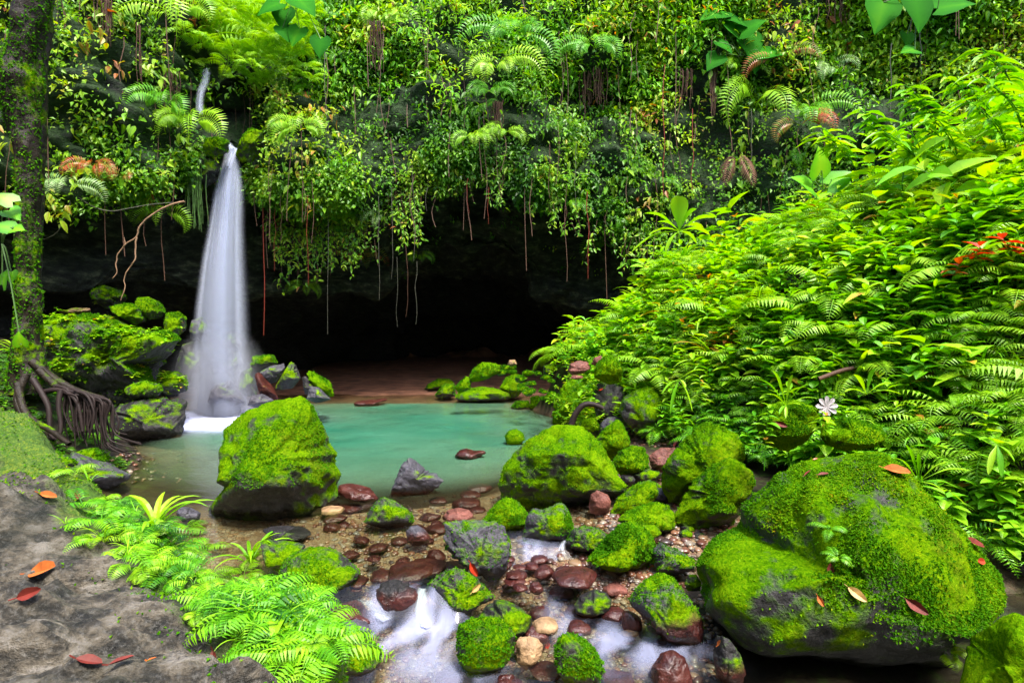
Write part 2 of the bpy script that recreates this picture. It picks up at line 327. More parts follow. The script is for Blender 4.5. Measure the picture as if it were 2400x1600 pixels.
for it in range(2): CV[:, 1:-1, 1:] = CV[:, 1:-1, 1:]*.5+.25*(CV[:, :-2, 1:]+CV[:, 2:, 1:])
def gnorm(A):
    du = np.gradient(A, axis=0); dv = np.gradient(A, axis=1); n = np.cross(du, dv); return n/(np.linalg.norm(n, axis=-1, keepdims=True)+1e-9)
CN = gnorm(CV)
if CN[len(cx)//2, 60, 1] > 0: CN = -CN
dsp = fbm(CV*np.array([.55, .55, .7]), 5, .55)*.50+.38*fbm(CV*np.array([1.1, 1.1, 1.7])+77, 3)*(CV[..., 2] > 4) - np.abs(fbm(CV*np.array([.5, .5, .25])+31, 3))*.35 + fbm(CV*2.3+9, 3)*.09
hm = np.exp(-(((CV[..., 0]+6.65)/.75)**2)**2)*sst(4.6, 5.4, CV[..., 2])*sst(9.2, 8.2, CV[..., 2]); dsp = dsp*(1-hm)-.1*hm
CV = CV+CN*dsp[..., None]; CV[..., 1] += hm*.9; CN = gnorm(CV)
if CN[len(cx)//2, 60, 1] > 0: CN = -CN
sI = np.linspace(0, 1, ns)[None, :]+0*cx[:, None]
mossy = np.where(sI < .60, .62, -.02)+.12*(CN[..., 2] > .1)
cf = gridf(len(cx), ns)
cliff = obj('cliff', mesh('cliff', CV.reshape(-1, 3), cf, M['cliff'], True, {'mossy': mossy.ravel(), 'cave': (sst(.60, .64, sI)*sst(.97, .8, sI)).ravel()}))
tag(cliff, 'dark overhanging rock cliff with a deep cave behind the pool', 'cliff')
cliff['kind'] = 'structure'
if 'category' in cliff: del cliff['category']
BV, BF = [], []
def addb(V, Fq):
    off = sum(len(v) for v in BV); BV.append(np.asarray(V)); BF.append(np.asarray(Fq)+off)
addb(CV.reshape(-1, 3), cf)

# ------------------------------------------------------------------ rocks from their real outline, with their own depth and noise
def cubesphere(n):
    g = np.tan(np.linspace(-math.pi/4, math.pi/4, n)); a, b = np.meshgrid(g, g, indexing='ij'); o = np.ones_like(a); Vs, Fs = [], []
    for k, (p) in enumerate([(o, a, b), (-o, b, a), (b, o, a), (a, -o, b), (a, b, o), (b, a, -o)]):
        v = np.stack(p, -1).reshape(-1, 3); Vs.append(v/np.linalg.norm(v, axis=1, keepdims=True)); Fs.append(gridf(n, n, k*n*n))
    V = np.concatenate(Vs); Fq = np.concatenate(Fs); key = np.round(V*1e5).astype(np.int64)
    _, idx, inv = np.unique(key, axis=0, return_index=True, return_inverse=True); inv = inv.ravel()
    return V[idx], inv[Fq]
CS = {n: cubesphere(n) for n in (5, 8, 12, 20, 34, 64, 90)}
def radial(poly, nb=180):
    c = np.array([(poly[:, 0].min()+poly[:, 0].max())/2, (poly[:, 1].min()+poly[:, 1].max())/2])
    q = poly-c; n = len(q); P = np.concatenate([q[i]+(q[(i+1) % n]-q[i])*np.linspace(0, 1, 40)[:, None] for i in range(n)])
    a = np.arctan2(-P[:, 1], P[:, 0]); r = np.hypot(P[:, 0], P[:, 1]); o = np.argsort(a); a, r = a[o], r[o]
    aa = np.linspace(-math.pi, math.pi, nb, endpoint=False); rr = np.interp(aa, np.concatenate([a-2*math.pi, a, a+2*math.pi]), np.tile(r, 3))
    ker = np.array([1, 2, 3, 2, 1])/9; rr = np.convolve(np.concatenate([rr[-2:], rr, rr[:2]]), ker, 'valid'); return c, aa, rr
ROCKS = []
def rock(name, crop, pts, label, mat='rock', moss=.5, zb=0., thick=.8, cat='boulder', group=None, rough=1., red=-.5, cuts=5, tuft=0, fwd=.35, n=34, depth=None, seed=None, pw=.75, lean=0., tsize=.018, under=.55):
    sd_ = seed if seed is not None else len(ROCKS)*7+3; rg = np.random.default_rng(sd_)
    poly = cp(crop, pts); c, aa, rr = radial(poly); w = np.ptp(poly[:, 0]); hpx = np.ptp(poly[:, 1]); bot = poly[:, 1].max()
    D0 = gdepth(bot, zb) if depth is None else depth; T = thick*w/F*D0/2; D = D0+T*fwd*2 if depth is None else depth
    U, Fq = CS[n]; a = np.arctan2(U[:, 2], U[:, 0]); rho = np.hypot(U[:, 0], U[:, 2])**pw
    ri = np.interp(a, np.concatenate([aa, [math.pi]]), np.concatenate([rr, [rr[0]]]))
    m = D/F; size = (w+hpx)/2*m
    X = rho*ri*np.cos(a)*m; Z = rho*ri*np.sin(a)*m; Y = np.sign(U[:, 1])*np.abs(U[:, 1])**.85*T
    Y = Y+Z*lean; P = np.stack([X, Y, Z], -1)
    for k in range(cuts):
        nn = rg.normal(size=3); nn[2] = nn[2]*.7+.15; nn /= np.linalg.norm(nn); d = P@nn; h = d.max()*rg.uniform(.62, .88)
        P = P-nn*(np.clip(d-h, 0, None)*.8)[:, None]
    off = rg.uniform(0, 50, 3); q = P/size
    disp = fbm(q*2.6+off, 5, .55)*.055*rough*size - np.maximum(0, .22-np.abs(fbm(q*1.9+off+7, 2)))*.16*rough*size
    nv = P/np.linalg.norm(P, axis=1, keepdims=True)/1.; P = P+nv*disp[:, None]
    ctr = at(c[0], c[1], D)
    tb = np.array([poly[:, 0].min(), poly[:, 0].max(), poly[:, 1].min(), poly[:, 1].max()])
    zz = P[:, 2]/np.abs(P[:, 2]).max(); P[:, 1] += np.where(P[:, 1] < T*.3, 1, 0)*sst(-.15, -.75, zz)*under*T*.9*np.clip(-P[:, 1]/T+.3, 0, 1)
    for it in range(7 if n > 34 else 3):                                  # keep its real size right where it stands
        pr = proj(P+ctr); b = np.array([pr[:, 0].min(), pr[:, 0].max(), pr[:, 1].min(), pr[:, 1].max()])
        P[:, 0] *= (tb[1]-tb[0])/(b[1]-b[0]); P[:, 2] *= (tb[3]-tb[2])/(b[3]-b[2])
        if n > 12:
            q2 = proj(P+ctr)[:, :2]-c; an_ = np.arctan2(-q2[:, 1], q2[:, 0]); rr2_ = np.hypot(q2[:, 0], q2[:, 1]); nb_ = 40; bi = ((an_+math.pi)/(2*math.pi)*nb_).astype(int) % nb_
            mx = np.zeros(nb_); np.maximum.at(mx, bi, rr2_); tg_ = np.interp(-math.pi+(np.arange(nb_)+.5)*2*math.pi/nb_, aa, rr); mx[mx < 1] = 1e9; fc = np.clip(tg_/mx, .6, 1.7); fc[mx > 1e8] = 1
            fe = np.concatenate([fc[-1:], fc, fc[:1]]); fa = -math.pi+(np.arange(-1, nb_+1)+.5)*2*math.pi/nb_; k_ = 1+(np.interp(an_, fa, fe)-1)*.9; P[:, 0] *= k_; P[:, 2] *= k_
        ctr = ctr+np.array([((tb[0]+tb[1])-(b[0]+b[1]))/2*m, 0, -((tb[2]+tb[3])-(b[2]+b[3]))/2*m])
    o = empty_or_mesh(name, P, Fq, ctr, mat, moss, red, label, cat, group)
    addb(P+ctr, Fq); ROCKS.append(o)
    if tuft: tufts(o, P, Fq, tuft, rg, tsize)
    return o
def empty_or_mesh(name, P, Fq, ctr, mat, moss, red, label, cat, group):
    o = obj(name, mesh(name, P, Fq, M[mat], True)); o.location = Vector(ctr); o['moss'] = float(moss); o['waterline'] = float(red)
    return tag(o, label, cat, group)
# ---- leaf templates: arrays of quads; a template is (V, F)
def T_quad(w=.5, fold=.12): return np.array([(0, 0, 0), (-w/2, .42, fold), (0, 1, -.12), (w/2, .42, fold)]), np.array([(0, 3, 2, 1)])
def T_leaf(w=.45, rows=((0, .02), (.18, .75), (.45, 1), (.75, .62), (1, .02)), fold=.10, droop=.25):
    V = []
    for t, ww in rows: V += [(-w/2*ww, t, fold*ww-droop*t*t), (0, t, -droop*t*t), (w/2*ww, t, fold*ww-droop*t*t)]
    return np.array(V, float), gridf(len(rows), 3)[:, ::-1]
def T_strip(pts, wid):
    pts = np.asarray(pts, float); wid = np.broadcast_to(wid, len(pts)); t = np.gradient(pts, axis=0); t /= np.linalg.norm(t, axis=1, keepdims=True)+1e-9
    s = np.cross(t, (0, 0, 1.)); ln = np.linalg.norm(s, axis=1, keepdims=True); s = np.where(ln > .05, s/(ln+1e-9), np.array([1., 0, 0]))
    f = .22*np.cross(s, t)
    V = np.stack([pts-s*wid[:, None]/2+f*wid[:, None], pts, pts+s*wid[:, None]/2+f*wid[:, None]], 1).reshape(-1, 3); return V, gridf(len(pts), 3)[:, ::-1]
HEART = (np.array([(-.30, -.24, .02), (0, 0, 0), (.30, -.24, .02), (-.52, -.02, .03), (0, .15, -.01), (.52, -.02, .03), (-.50, .3, .02), (0, .4, -.04), (.50, .3, .02), (-.26, .68, -.05), (0, .7, -.10), (.26, .68, -.05), (-.01, 1, -.2), (0, 1, -.2), (.01, 1, -.2)], float), gridf(5, 3)[:, ::-1])
QL = T_quad(.62); QT = T_quad(.26); QW = T_quad(.17); LF = T_leaf(.42); LW = T_leaf(.62, droop=.3); LN_ = T_leaf(.2, droop=.35)
def norm(a): return a/(np.linalg.norm(a, axis=-1, keepdims=True)+1e-9)
def inst(T, o, d, n, s, tint):
    V, Fq = T; o = np.atleast_2d(o); k = len(o); d = norm(np.broadcast_to(d, (k, 3))); n = np.broadcast_to(n, (k, 3))
    sd_ = norm(np.cross(d, n)); n2 = np.cross(sd_, d); s = np.broadcast_to(s, k); tv = np.repeat(np.broadcast_to(tint, k)[:, None], len(V), 1).astype(float)
    if len(V) % 3 == 0: tv[:, 1::3] += .10 if len(V) < 15 or T is not HEART else .0
    if T is HEART: tv[:, 1::3] += .38
    P = o[:, None]+s[:, None, None]*(V[None, :, 0, None]*sd_[:, None]+V[None, :, 1, None]*d[:, None]+V[None, :, 2, None]*n2[:, None])
    Fa = Fq[None]+np.arange(k)[:, None, None]*len(V)
    return P.reshape(-1, 3), Fa.reshape(-1, 4), tv.ravel()
class MB:
    def __init__(s): s.V, s.F, s.T, s.n = [], [], [], 0
    def add(s, V, Fq, t=.5):
        V = np.asarray(V); s.V.append(V); s.F.append(np.asarray(Fq)+s.n); s.T.append(np.broadcast_to(t, len(V))); s.n += len(V); return s
    def inst(s, *a): return s.add(*inst(*a))
    def arr(s): return np.concatenate(s.V), np.concatenate(s.F), np.concatenate(s.T)
    def me(s, name, mat, smooth=False): V, Fq, T = s.arr(); return mesh(name, V, Fq, M[mat], smooth, {'tint': T})
    def build(s, name, mat, parent=None, smooth=False): return obj(name, s.me(name, mat, smooth), parent)
def samp(V, Fq, k, rg, wfn=None):
    a, b, c = V[Fq[:, 0]], V[Fq[:, 1]], V[Fq[:, 3]]; n = np.cross(V[Fq[:, 2]]-a, c-b); ar = np.linalg.norm(n, axis=1)+1e-12; n = n/ar[:, None]; mid = V[Fq].mean(1)
    w = ar*(wfn(mid, n) if wfn else 1); w = np.clip(w, 0, None); w = w/w.sum(); i = rg.choice(len(Fq), k, p=w); u, v = rg.random((k, 1)), rg.random((k, 1))
    p = a[i]*(1-u)*(1-v)+b[i]*u*(1-v)+V[Fq[i, 2]]*u*v+c[i]*(1-u)*v; return p, n[i], mid[i]
def tufts(o, P, Fq, k, rg, size=.018, up=.1, name='moss'):
    ctr = P.mean(0)
    def wf(m, n):
        n = np.where(((m-ctr)*n).sum(1, keepdims=True) < 0, -n, n); ns_ = fbm(m*2.4+float(rg.integers(90)) , 3)
        return sst(-.35, .35, n[:, 2])*(.03+sst(-.05, .5, ns_+up))*(1-.45*sst(.75, 1., n[:, 2]))*(n[:, 1] < .6)
    p, n, mid = samp(P, Fq, k, rg, wf); n = np.where(((mid-ctr)*n).sum(1, keepdims=True) < 0, -n, n)
    d = norm(norm(rg.normal(size=(k, 3)))*.9+n*.7+np.array([0, 0, -.25])); t = np.clip(.45+.35*fbm(p*2.2+3, 2)+rg.normal(0, .15, k), 0, 1)
    b = MB(); b.inst(QL, p-n*size*.2, d, n+rg.normal(0, .3, (k, 3)), size*rg.uniform(.6, 1.5, k), t); b.build(name, 'moss', o)

exec_rocks = True
BR = rock
# --- the large boulders
BR('boulder', 'Z', [(515, 985), (560, 950), (610, 925), (690, 908), (722, 930), (745, 985), (772, 1040), (785, 1100), (772, 1150), (700, 1190), (620, 1205), (540, 1200), (472, 1185), (500, 1110), (503, 1040)], 'tall mossy boulder with a grey bald patch alone at the near edge of the pool', moss=.60, zb=-.05, thick=.85, tuft=11000, n=90, tsize=.02, lean=.12, seed=11)
BR('boulder', 'Z', [(1137, 1110), (1150, 1060), (1200, 1010), (1270, 972), (1330, 975), (1370, 1010), (1410, 1070), (1440, 1115), (1420, 1145), (1340, 1165), (1270, 1170), (1200, 1175), (1145, 1160)], 'broad mossy boulder with a dark hollow under its front, right shore of the pool', moss=.62, zb=0.02, thick=.9, tuft=6000, n=64, tsize=.018, seed=5)
BR('boulder', 'G', [(80, 900), (110, 770), (200, 705), (280, 655), (320, 580), (400, 480), (500, 405), (640, 310), (760, 265), (900, 248), (1040, 225), (1160, 230), (1270, 285), (1330, 350), (1430, 490), (1560, 600), (1690, 740), (1800, 830), (1845, 920), (1865, 1020), (1860, 1130), (1780, 1250), (1640, 1400), (1480, 1560), (1200, 1650), (900, 1650), (650, 1560), (450, 1430), (260, 1310), (130, 1130)], 'huge mossy boulder strewn with fallen leaves filling the lower right corner', moss=.60, zb=-.35, thick=.78, tuft=42000, n=90, tsize=.020, fwd=.40, lean=.30, cuts=3, rough=.8, seed=21)
BR('boulder', 'G', [(1560, 1620), (1680, 1400), (1780, 1240), (1880, 1150), (1990, 1180), (2100, 1300), (2100, 1750), (1560, 1750)], 'smooth green rock under the right end of the huge leaf-strewn boulder', moss=.75, zb=-.6, thick=.8, n=34, depth=3.6)
BR('boulder', 'F', [(850, 340), (900, 260), (980, 180), (1060, 90), (1120, 65), (1200, 90), (1290, 130), (1330, 200), (1345, 280), (1300, 340), (1150, 420), (1000, 520), (900, 540), (850, 440)], 'ridged shaggy mossy boulder behind the smooth-topped mossy boulder on the right shore', moss=.66, zb=.22, thick=.8, tuft=6000, n=64)
BR('boulder', 'F', [(910, 620), (960, 530), (1050, 400), (1150, 320), (1230, 272), (1310, 300), (1370, 350), (1400, 420), (1370, 500), (1310, 590), (1270, 670), (1180, 700), (1080, 710), (960, 690)], 'smooth-topped mossy boulder leaning left just behind the huge leaf-strewn boulder', moss=.60, zb=.12, thick=.8, tuft=6500, n=64)
BR('boulder', 'F', [(490, 170), (540, 110), (615, 55), (650, 90), (690, 190), (680, 250), (600, 300), (540, 300), (510, 230)], 'pointed pale green boulder right behind the broad hollow-fronted boulder', moss=.70, zb=.25, thick=.8, tuft=1800, tsize=.02)
BR('boulder', 'F', [(575, 310), (620, 240), (700, 205), (760, 210), (795, 270), (795, 345), (720, 385), (640, 385), (590, 350)], 'rounded mossy rock with a dark foot beside the flat brown rock on the right shore', moss=.66, zb=.2, thick=.8, tuft=1800, tsize=.02)
BR('boulder', 'F', [(780, 260), (850, 215), (940, 212), (960, 290), (870, 360), (800, 350)], 'flat bare brown rock between mossy boulders on the right shore', 'pinkrock', moss=.2, zb=.25, thick=.9)
BR('boulder', 'F', [(560, 340), (610, 365), (632, 430), (605, 500), (550, 470)], 'small bare grey rock against the right side of the broad hollow-fronted boulder', 'slate', moss=.2, zb=.1)
BR('boulder', 'F', [(565, 595), (600, 510), (670, 450), (750, 405), (800, 392), (845, 420), (850, 490), (800, 540), (720, 590), (640, 610)], 'slanting grey-green rock above the red pebble patch', moss=.55, zb=.06, thick=.8, tuft=1500)
BR('boulder', 'F', [(600, 640), (650, 580), (750, 550), (830, 528), (900, 545), (940, 590), (942, 690), (880, 722), (800, 715), (700, 680)], 'low mossy rock with a tan bald top above the leafy mossy rock', moss=.62, zb=.04, thick=.8, tuft=3000)
BR('boulder', 'F', [(415, 870), (480, 800), (540, 740), (590, 690), (640, 640), (690, 632), (750, 665), (800, 720), (822, 780), (805, 870), (760, 930), (690, 955), (600, 945), (500, 905)], 'leafy mossy rock with a dark wet foot at the edge of the red stream stones', moss=.66, zb=-.1, thick=.8, tuft=6500, n=64, red=-.08, tsize=.024)
BR('boulder', 'F', [(805, 800), (850, 755), (920, 790), (1010, 830), (1057, 860), (1045, 925), (940, 945), (840, 935), (805, 880)], 'grey wedge rock with moss on its left end below the round pebble heap', 'slate', moss=.42, zb=-.08, thick=.8, tuft=900)
BR('boulder', 'F', [(315, 780), (350, 710), (420, 668), (500, 680), (552, 720), (530, 790), (470, 825), (380, 820)], 'small grey rock with a tuft of moss beside the little white trickle', 'rock', moss=.42, zb=-.08, tuft=900)
BR('boulder', 'F', [(438, 560), (450, 490), (490, 463), (550, 490), (570, 530), (560, 590), (500, 612), (450, 600)], 'pinkish block-shaped stone on the pebbles in front of the broad hollow-fronted boulder', 'pinkrock', moss=0, zb=.02, rough=.6)
BR('boulder', 'F', [(355, 1120), (390, 1060), (470, 1025), (540, 1040), (577, 1090), (560, 1150), (500, 1192), (420, 1192), (370, 1170)], 'smooth dark egg-shaped stone beside the right-hand white rapid', 'darkrock', moss=.36, zb=-.24, rough=.4, cuts=0, red=-.2)
BR('boulder', 'F', [(670, 1080), (720, 1020), (790, 960), (860, 932), (920, 945), (960, 990), (1010, 1060), (1080, 1140), (1117, 1230), (1112, 1335), (1050, 1372), (960, 1362), (880, 1330), (810, 1240), (740, 1180), (680, 1130)], 'boulder with a purple-grey crown, mossy flank and wet dark red foot in the stream', 'slate', moss=.50, zb=-.24, thick=.7, n=64, red=.02, tuft=1500, rough=.6)
BR('boulder', 'F', [(240, 1370), (280, 1290), (340, 1273), (410, 1310), (470, 1370), (520, 1450), (532, 1520), (520, 1570), (440, 1620), (330, 1620), (270, 1520), (245, 1440)], 'grey rock with a bright moss stripe in the stream, bottom centre', moss=.52, zb=-.3, thick=.8, n=64, tuft=2500, rough=.6)
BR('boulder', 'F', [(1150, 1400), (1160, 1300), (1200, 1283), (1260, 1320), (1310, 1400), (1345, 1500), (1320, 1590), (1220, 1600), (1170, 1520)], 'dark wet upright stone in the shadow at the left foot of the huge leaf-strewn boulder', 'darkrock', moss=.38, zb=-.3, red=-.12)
BR('boulder', 'F', [(800, 1480), (860, 1390), (930, 1372), (1000, 1420), (1040, 1530), (1055, 1640), (800, 1640)], 'low red-brown wet stone under the white water at the bottom edge of the stream', 'redrock', moss=.0, zb=-.32, rough=.5, red=.2)
BR('boulder', 'F', [(990, 1000), (1010, 945), (1060, 940), (1090, 990), (1080, 1040), (1010, 1040)], 'small grey-green stone between the purple-crowned boulder and the huge boulder', moss=.5, zb=-.1)
# --- middle of the stream
BR('boulder', 'E', [(878, 330), (890, 280), (930, 200), (960, 130), (1015, 83), (1060, 110), (1120, 170), (1200, 195), (1242, 240), (1200, 290), (1120, 335), (1020, 345), (960, 367), (900, 362)], 'pointed bare grey boulder with a small moss patch standing in the shallows of the pool', 'slate', moss=.22, zb=-.03, thick=.7, n=64, red=.09, cuts=8, tuft=0)
BR('boulder', 'E', [(708, 510), (740, 430), (790, 370), (840, 343), (900, 365), (950, 395), (1010, 430), (1032, 470), (1032, 525), (990, 550), (900, 555), (800, 548), (730, 532)], 'dome-shaped grey rock mossy along its base just below the pointed grey boulder', moss=.42, zb=-.04, thick=.8, n=34, tuft=900, red=-.0, rough=.6)
BR('boulder', 'E', [(978, 570), (1010, 535), (1060, 528), (1110, 560), (1142, 600), (1135, 645), (1060, 668), (990, 645)], 'little grey stone with a wet red base left of the purple-grey slab-topped boulder', 'slate', moss=.1, zb=-.05, red=.1)
BR('boulder', 'E', [(1228, 500), (1300, 490), (1450, 495), (1560, 500), (1630, 530), (1660, 620), (1672, 720), (1640, 830), (1590, 890), (1520, 912), (1440, 850), (1360, 800), (1280, 740), (1240, 680), (1223, 600)], 'slab-topped purple-grey boulder with mossy sides in mid stream', 'slate', moss=.36, zb=-.1, thick=.7, n=64, tuft=1800, cuts=8, fwd=.3)
BR('boulder', 'E', [(1222, 475), (1260, 430), (1330, 416), (1400, 425), (1433, 460), (1420, 495), (1300, 505), (1235, 505)], 'oblong pinkish-red stone just behind the slab-topped boulder', 'pinkrock', moss=0, zb=-.03, rough=.5)
BR('boulder', 'E', [(1480, 500), (1530, 430), (1590, 370), (1640, 345), (1710, 370), (1760, 420), (1787, 470), (1770, 540), (1700, 580), (1640, 590), (1540, 550)], 'round bright mossy rock between the slab-topped boulder and the tooth-shaped rock', moss=.7, zb=-.03, thick=.8, n=34, tuft=2500)
BR('boulder', 'E', [(1745, 600), (1780, 470), (1820, 413), (1880, 430), (1930, 410), (1990, 378), (2030, 395), (2060, 460), (2092, 560), (2070, 640), (1960, 670), (1820, 670), (1755, 650)], 'tooth-shaped rock with bare grey top and mossy front beside the white rapid', 'slate', moss=.46, zb=-.05, thick=.7, n=34, tuft=2500)
BR('boulder', 'E', [(38, 575), (60, 540), (150, 533), (280, 540), (350, 560), (367, 600), (310, 637), (200, 637), (100, 612)], 'flat black wet rock at the near foot of the tall pool boulder', 'darkrock', moss=.12, zb=-.06, red=-.1)
BR('boulder', 'E', [(20, 640), (60, 612), (150, 628), (290, 640), (335, 670), (260, 760), (160, 840), (60, 800)], 'grey-green rock half hidden behind the large domed rock at left', moss=.5, zb=-.1)
BR('boulder', 'E', [(150, 840), (180, 750), (260, 700), (350, 670), (440, 670), (540, 700), (620, 760), (685, 820), (672, 885), (600, 945), (480, 995), (300, 1038), (200, 1035), (150, 950)], 'large domed grey-green rock right of the ferns at the left stream bank', moss=.50, zb=-.15, thick=.8, n=64, tuft=2500, rough=.6, red=-.18, cuts=2)
BR('boulder', 'E', [(758, 950), (820, 900), (900, 883), (980, 895), (1040, 940), (1058, 1000), (1030, 1070), (960, 1112), (880, 1122), (830, 1080), (780, 1010)], 'shiny dark pitted dome of stone where the stream spills over', 'darkrock', moss=0, zb=-.2, rough=.7, red=.0, cuts=1, thick=.8)
BR('boulder', 'E', [(1113, 960), (1130, 900), (1200, 850), (1290, 806), (1350, 815), (1430, 860), (1500, 920), (1562, 980), (1550, 1035), (1460, 1065), (1400, 1118), (1300, 1124), (1220, 1070), (1150, 1030)], 'angular grey-green rock right of the narrow white spill', moss=.46, zb=-.2, thick=.7, n=64, cuts=8, tuft=700)
BR('boulder', 'E', [(428, 1150), (470, 1090), (560, 1050), (650, 1018), (695, 1040), (750, 1110), (797, 1160), (780, 1200), (700, 1195), (600, 1180), (500, 1180)], 'dark brown wet slab below the large domed rock', 'redrock', moss=.05, zb=-.22, red=.0)
BR('boulder', 'E', [(535, 1215), (570, 1150), (650, 1138), (720, 1160), (755, 1220), (730, 1280), (620, 1260)], 'small grey angular stone between the brown slab and the round mossy stone', 'slate', moss=.1, zb=-.25)
BR('boulder', 'E', [(488, 1290), (560, 1230), (640, 1203), (710, 1230), (770, 1290), (828, 1350), (815, 1430), (760, 1492), (660, 1532), (580, 1505), (530, 1430)], 'round dark mossy stone left of the white pool of the stream', 'rock', moss=.46, zb=-.28, n=34, rough=.5, cuts=2, tuft=800)
BR('boulder', 'E', [(1450, 1130), (1500, 1060), (1570, 1013), (1650, 1025), (1740, 1070), (1805, 1130), (1812, 1185), (1770, 1240), (1700, 1270), (1600, 1230), (1500, 1180)], 'dark rock with a mossy right edge just behind the box-shaped green rock', 'darkrock', moss=.44, zb=-.24, n=34)
BR('boulder', 'E', [(1312, 1240), (1340, 1180), (1420, 1140), (1500, 1128), (1590, 1145), (1660, 1190), (1703, 1270), (1692, 1370), (1620, 1470), (1500, 1532), (1400, 1542), (1340, 1480), (1318, 1380)], 'box-shaped green mossy rock in the stream right of the white pool', moss=.58, zb=-.28, n=64, tuft=2500, rough=.7, cuts=6)
BR('boulder', 'E', [(1703, 1300), (1720, 1260), (1790, 1252), (1850, 1270), (1888, 1320), (1870, 1390), (1820, 1462), (1770, 1484), (1710, 1430)], 'bare tan stone beside the box-shaped green rock', 'tanrock', moss=.05, zb=-.28, thick=.7, cuts=7)
BR('boulder', 'E', [(1545, 1570), (1600, 1510), (1680, 1508), (1745, 1550), (1750, 1640), (1545, 1640)], 'dark red wet stone cut by the bottom edge below the tan stone', 'redrock', moss=0, zb=-.32, red=.2)
BR('boulder', 'E', [(2030, 640), (2070, 560), (2140, 535), (2240, 545), (2300, 590), (2260, 690), (2150, 720), (2060, 690)], 'dark rock with a patch of green leaves at the head of the little trickle', 'rock', moss=.4, zb=-.05, tuft=500)
# --- right shore, farther back
BR('boulder', 'B', [(1432, 1300), (1450, 1150), (1510, 1040), (1570, 1003), (1650, 1003), (1755, 1020), (1750, 1120), (1700, 1190), (1600, 1260), (1510, 1320), (1440, 1320)], 'steep yellow-green mossy boulder beside the curved driftwood root', moss=.75, zb=.05, thick=.8, n=64, tuft=3000, tsize=.025)
BR('boulder', 'B', [(1705, 1130), (1735, 1040), (1800, 1015), (1880, 1040), (1955, 1080), (1965, 1160), (1910, 1240), (1860, 1300), (1800, 1380), (1755, 1365), (1730, 1230)], 'smooth dark boulder with a faint green top right of the driftwood root', 'darkrock', moss=.34, zb=.15, thick=.8, n=34, rough=.5)
BR('boulder', 'B', [(1875, 1230), (1920, 1130), (2000, 1080), (2080, 1055), (2145, 1100), (2205, 1180), (2255, 1290), (2230, 1360), (2100, 1410), (2000, 1380), (1930, 1300)], 'dark mossy boulder under the overhanging plants at the foot of the bank', 'rock', moss=.52, zb=.25, thick=.8, n=34, tuft=2200, tsize=.022)
BR('boulder', 'B', [(1600, 1330), (1640, 1280), (1720, 1270), (1760, 1330), (1740, 1400), (1650, 1400)], 'low dark green rock below the driftwood root', 'rock', moss=.6, zb=.1, tuft=500)
BR('boulder', 'B', [(1112, 1400), (1140, 1360), (1190, 1348), (1240, 1380), (1248, 1425), (1200, 1470), (1130, 1465)], 'small round bright mossy stone at the water edge left of the broad hollow-fronted boulder', moss=.75, zb=-.02, tuft=800, rough=.4, cuts=1)
BR('boulder', 'B', [(765, 1535), (800, 1490), (850, 1478), (900, 1495), (970, 1488), (988, 1512), (930, 1550), (850, 1565)], 'low shiny red-brown stone in the pale shallows of the pool', 'redrock', moss=0, zb=-.02, red=.2)
BR('boulder', 'E', [(522, 330), (540, 260), (600, 250), (680, 268), (740, 285), (800, 345), (790, 375), (700, 385), (580, 350)], 'dark brown wet rock against the right foot of the tall pool boulder', 'redrock', moss=.05, zb=-.03, red=.12)
BR('boulder', 'C', [(500, 1330), (520, 1240), (620, 1170), (760, 1150), (880, 1190), (940, 1270), (900, 1370), (840, 1440), (720, 1510), (600, 1480), (520, 1420)], 'mossy boulder with grassy yellow-green top under the white dead leaf', moss=.75, zb=.7, thick=.8, n=64, tuft=5000, depth=6.4)
BR('boulder', 'C', [(930, 1400), (960, 1300), (1080, 1265), (1220, 1290), (1360, 1330), (1400, 1400), (1300, 1480), (1120, 1500), (980, 1470)], 'low mossy mound right of the white dead leaf behind the huge boulder', moss=.78, zb=.7, thick=.8, n=34, tuft=4000, depth=6.3)
BR('boulder', 'B', [(1540, 950), (1560, 900), (1620, 880), (1680, 890), (1700, 940), (1650, 970), (1570, 985)], 'angular red-brown rock at the tip of the planted bank', 'pinkrock', moss=.1, zb=.5, depth=10.4)
BR('boulder', 'B', [(1700, 910), (1720, 865), (1765, 850), (1785, 880), (1740, 930)], 'small orange-brown rock right of the angular red-brown rock on the bank tip', 'pinkrock', moss=.15, zb=.5, depth=10.3)
BR('boulder', 'B', [(1720, 1000), (1740, 910), (1800, 850), (1870, 870), (1920, 940), (1915, 1040), (1820, 1050)], 'yellow-green mossy rock under the tip of the planted bank', moss=.8, zb=.5, depth=9.9, tuft=1500, tsize=.025)
BR('boulder', 'B', [(1550, 1010), (1575, 982), (1640, 985), (1650, 1005), (1600, 1015)], 'small flat pink rock on top of the steep yellow-green boulder', 'pinkrock', moss=.1, zb=.5, depth=9.9)
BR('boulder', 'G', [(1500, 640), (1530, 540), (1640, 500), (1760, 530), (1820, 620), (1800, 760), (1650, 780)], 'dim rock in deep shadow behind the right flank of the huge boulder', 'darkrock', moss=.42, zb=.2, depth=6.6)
BR('boulder', 'G', [(1830, 900), (1860, 790), (1950, 770), (2050, 800), (2100, 950), (1900, 960)], 'brownish shadowed rock at the right edge behind the huge boulder', 'darkrock', moss=.3, zb=.2, depth=5.5)
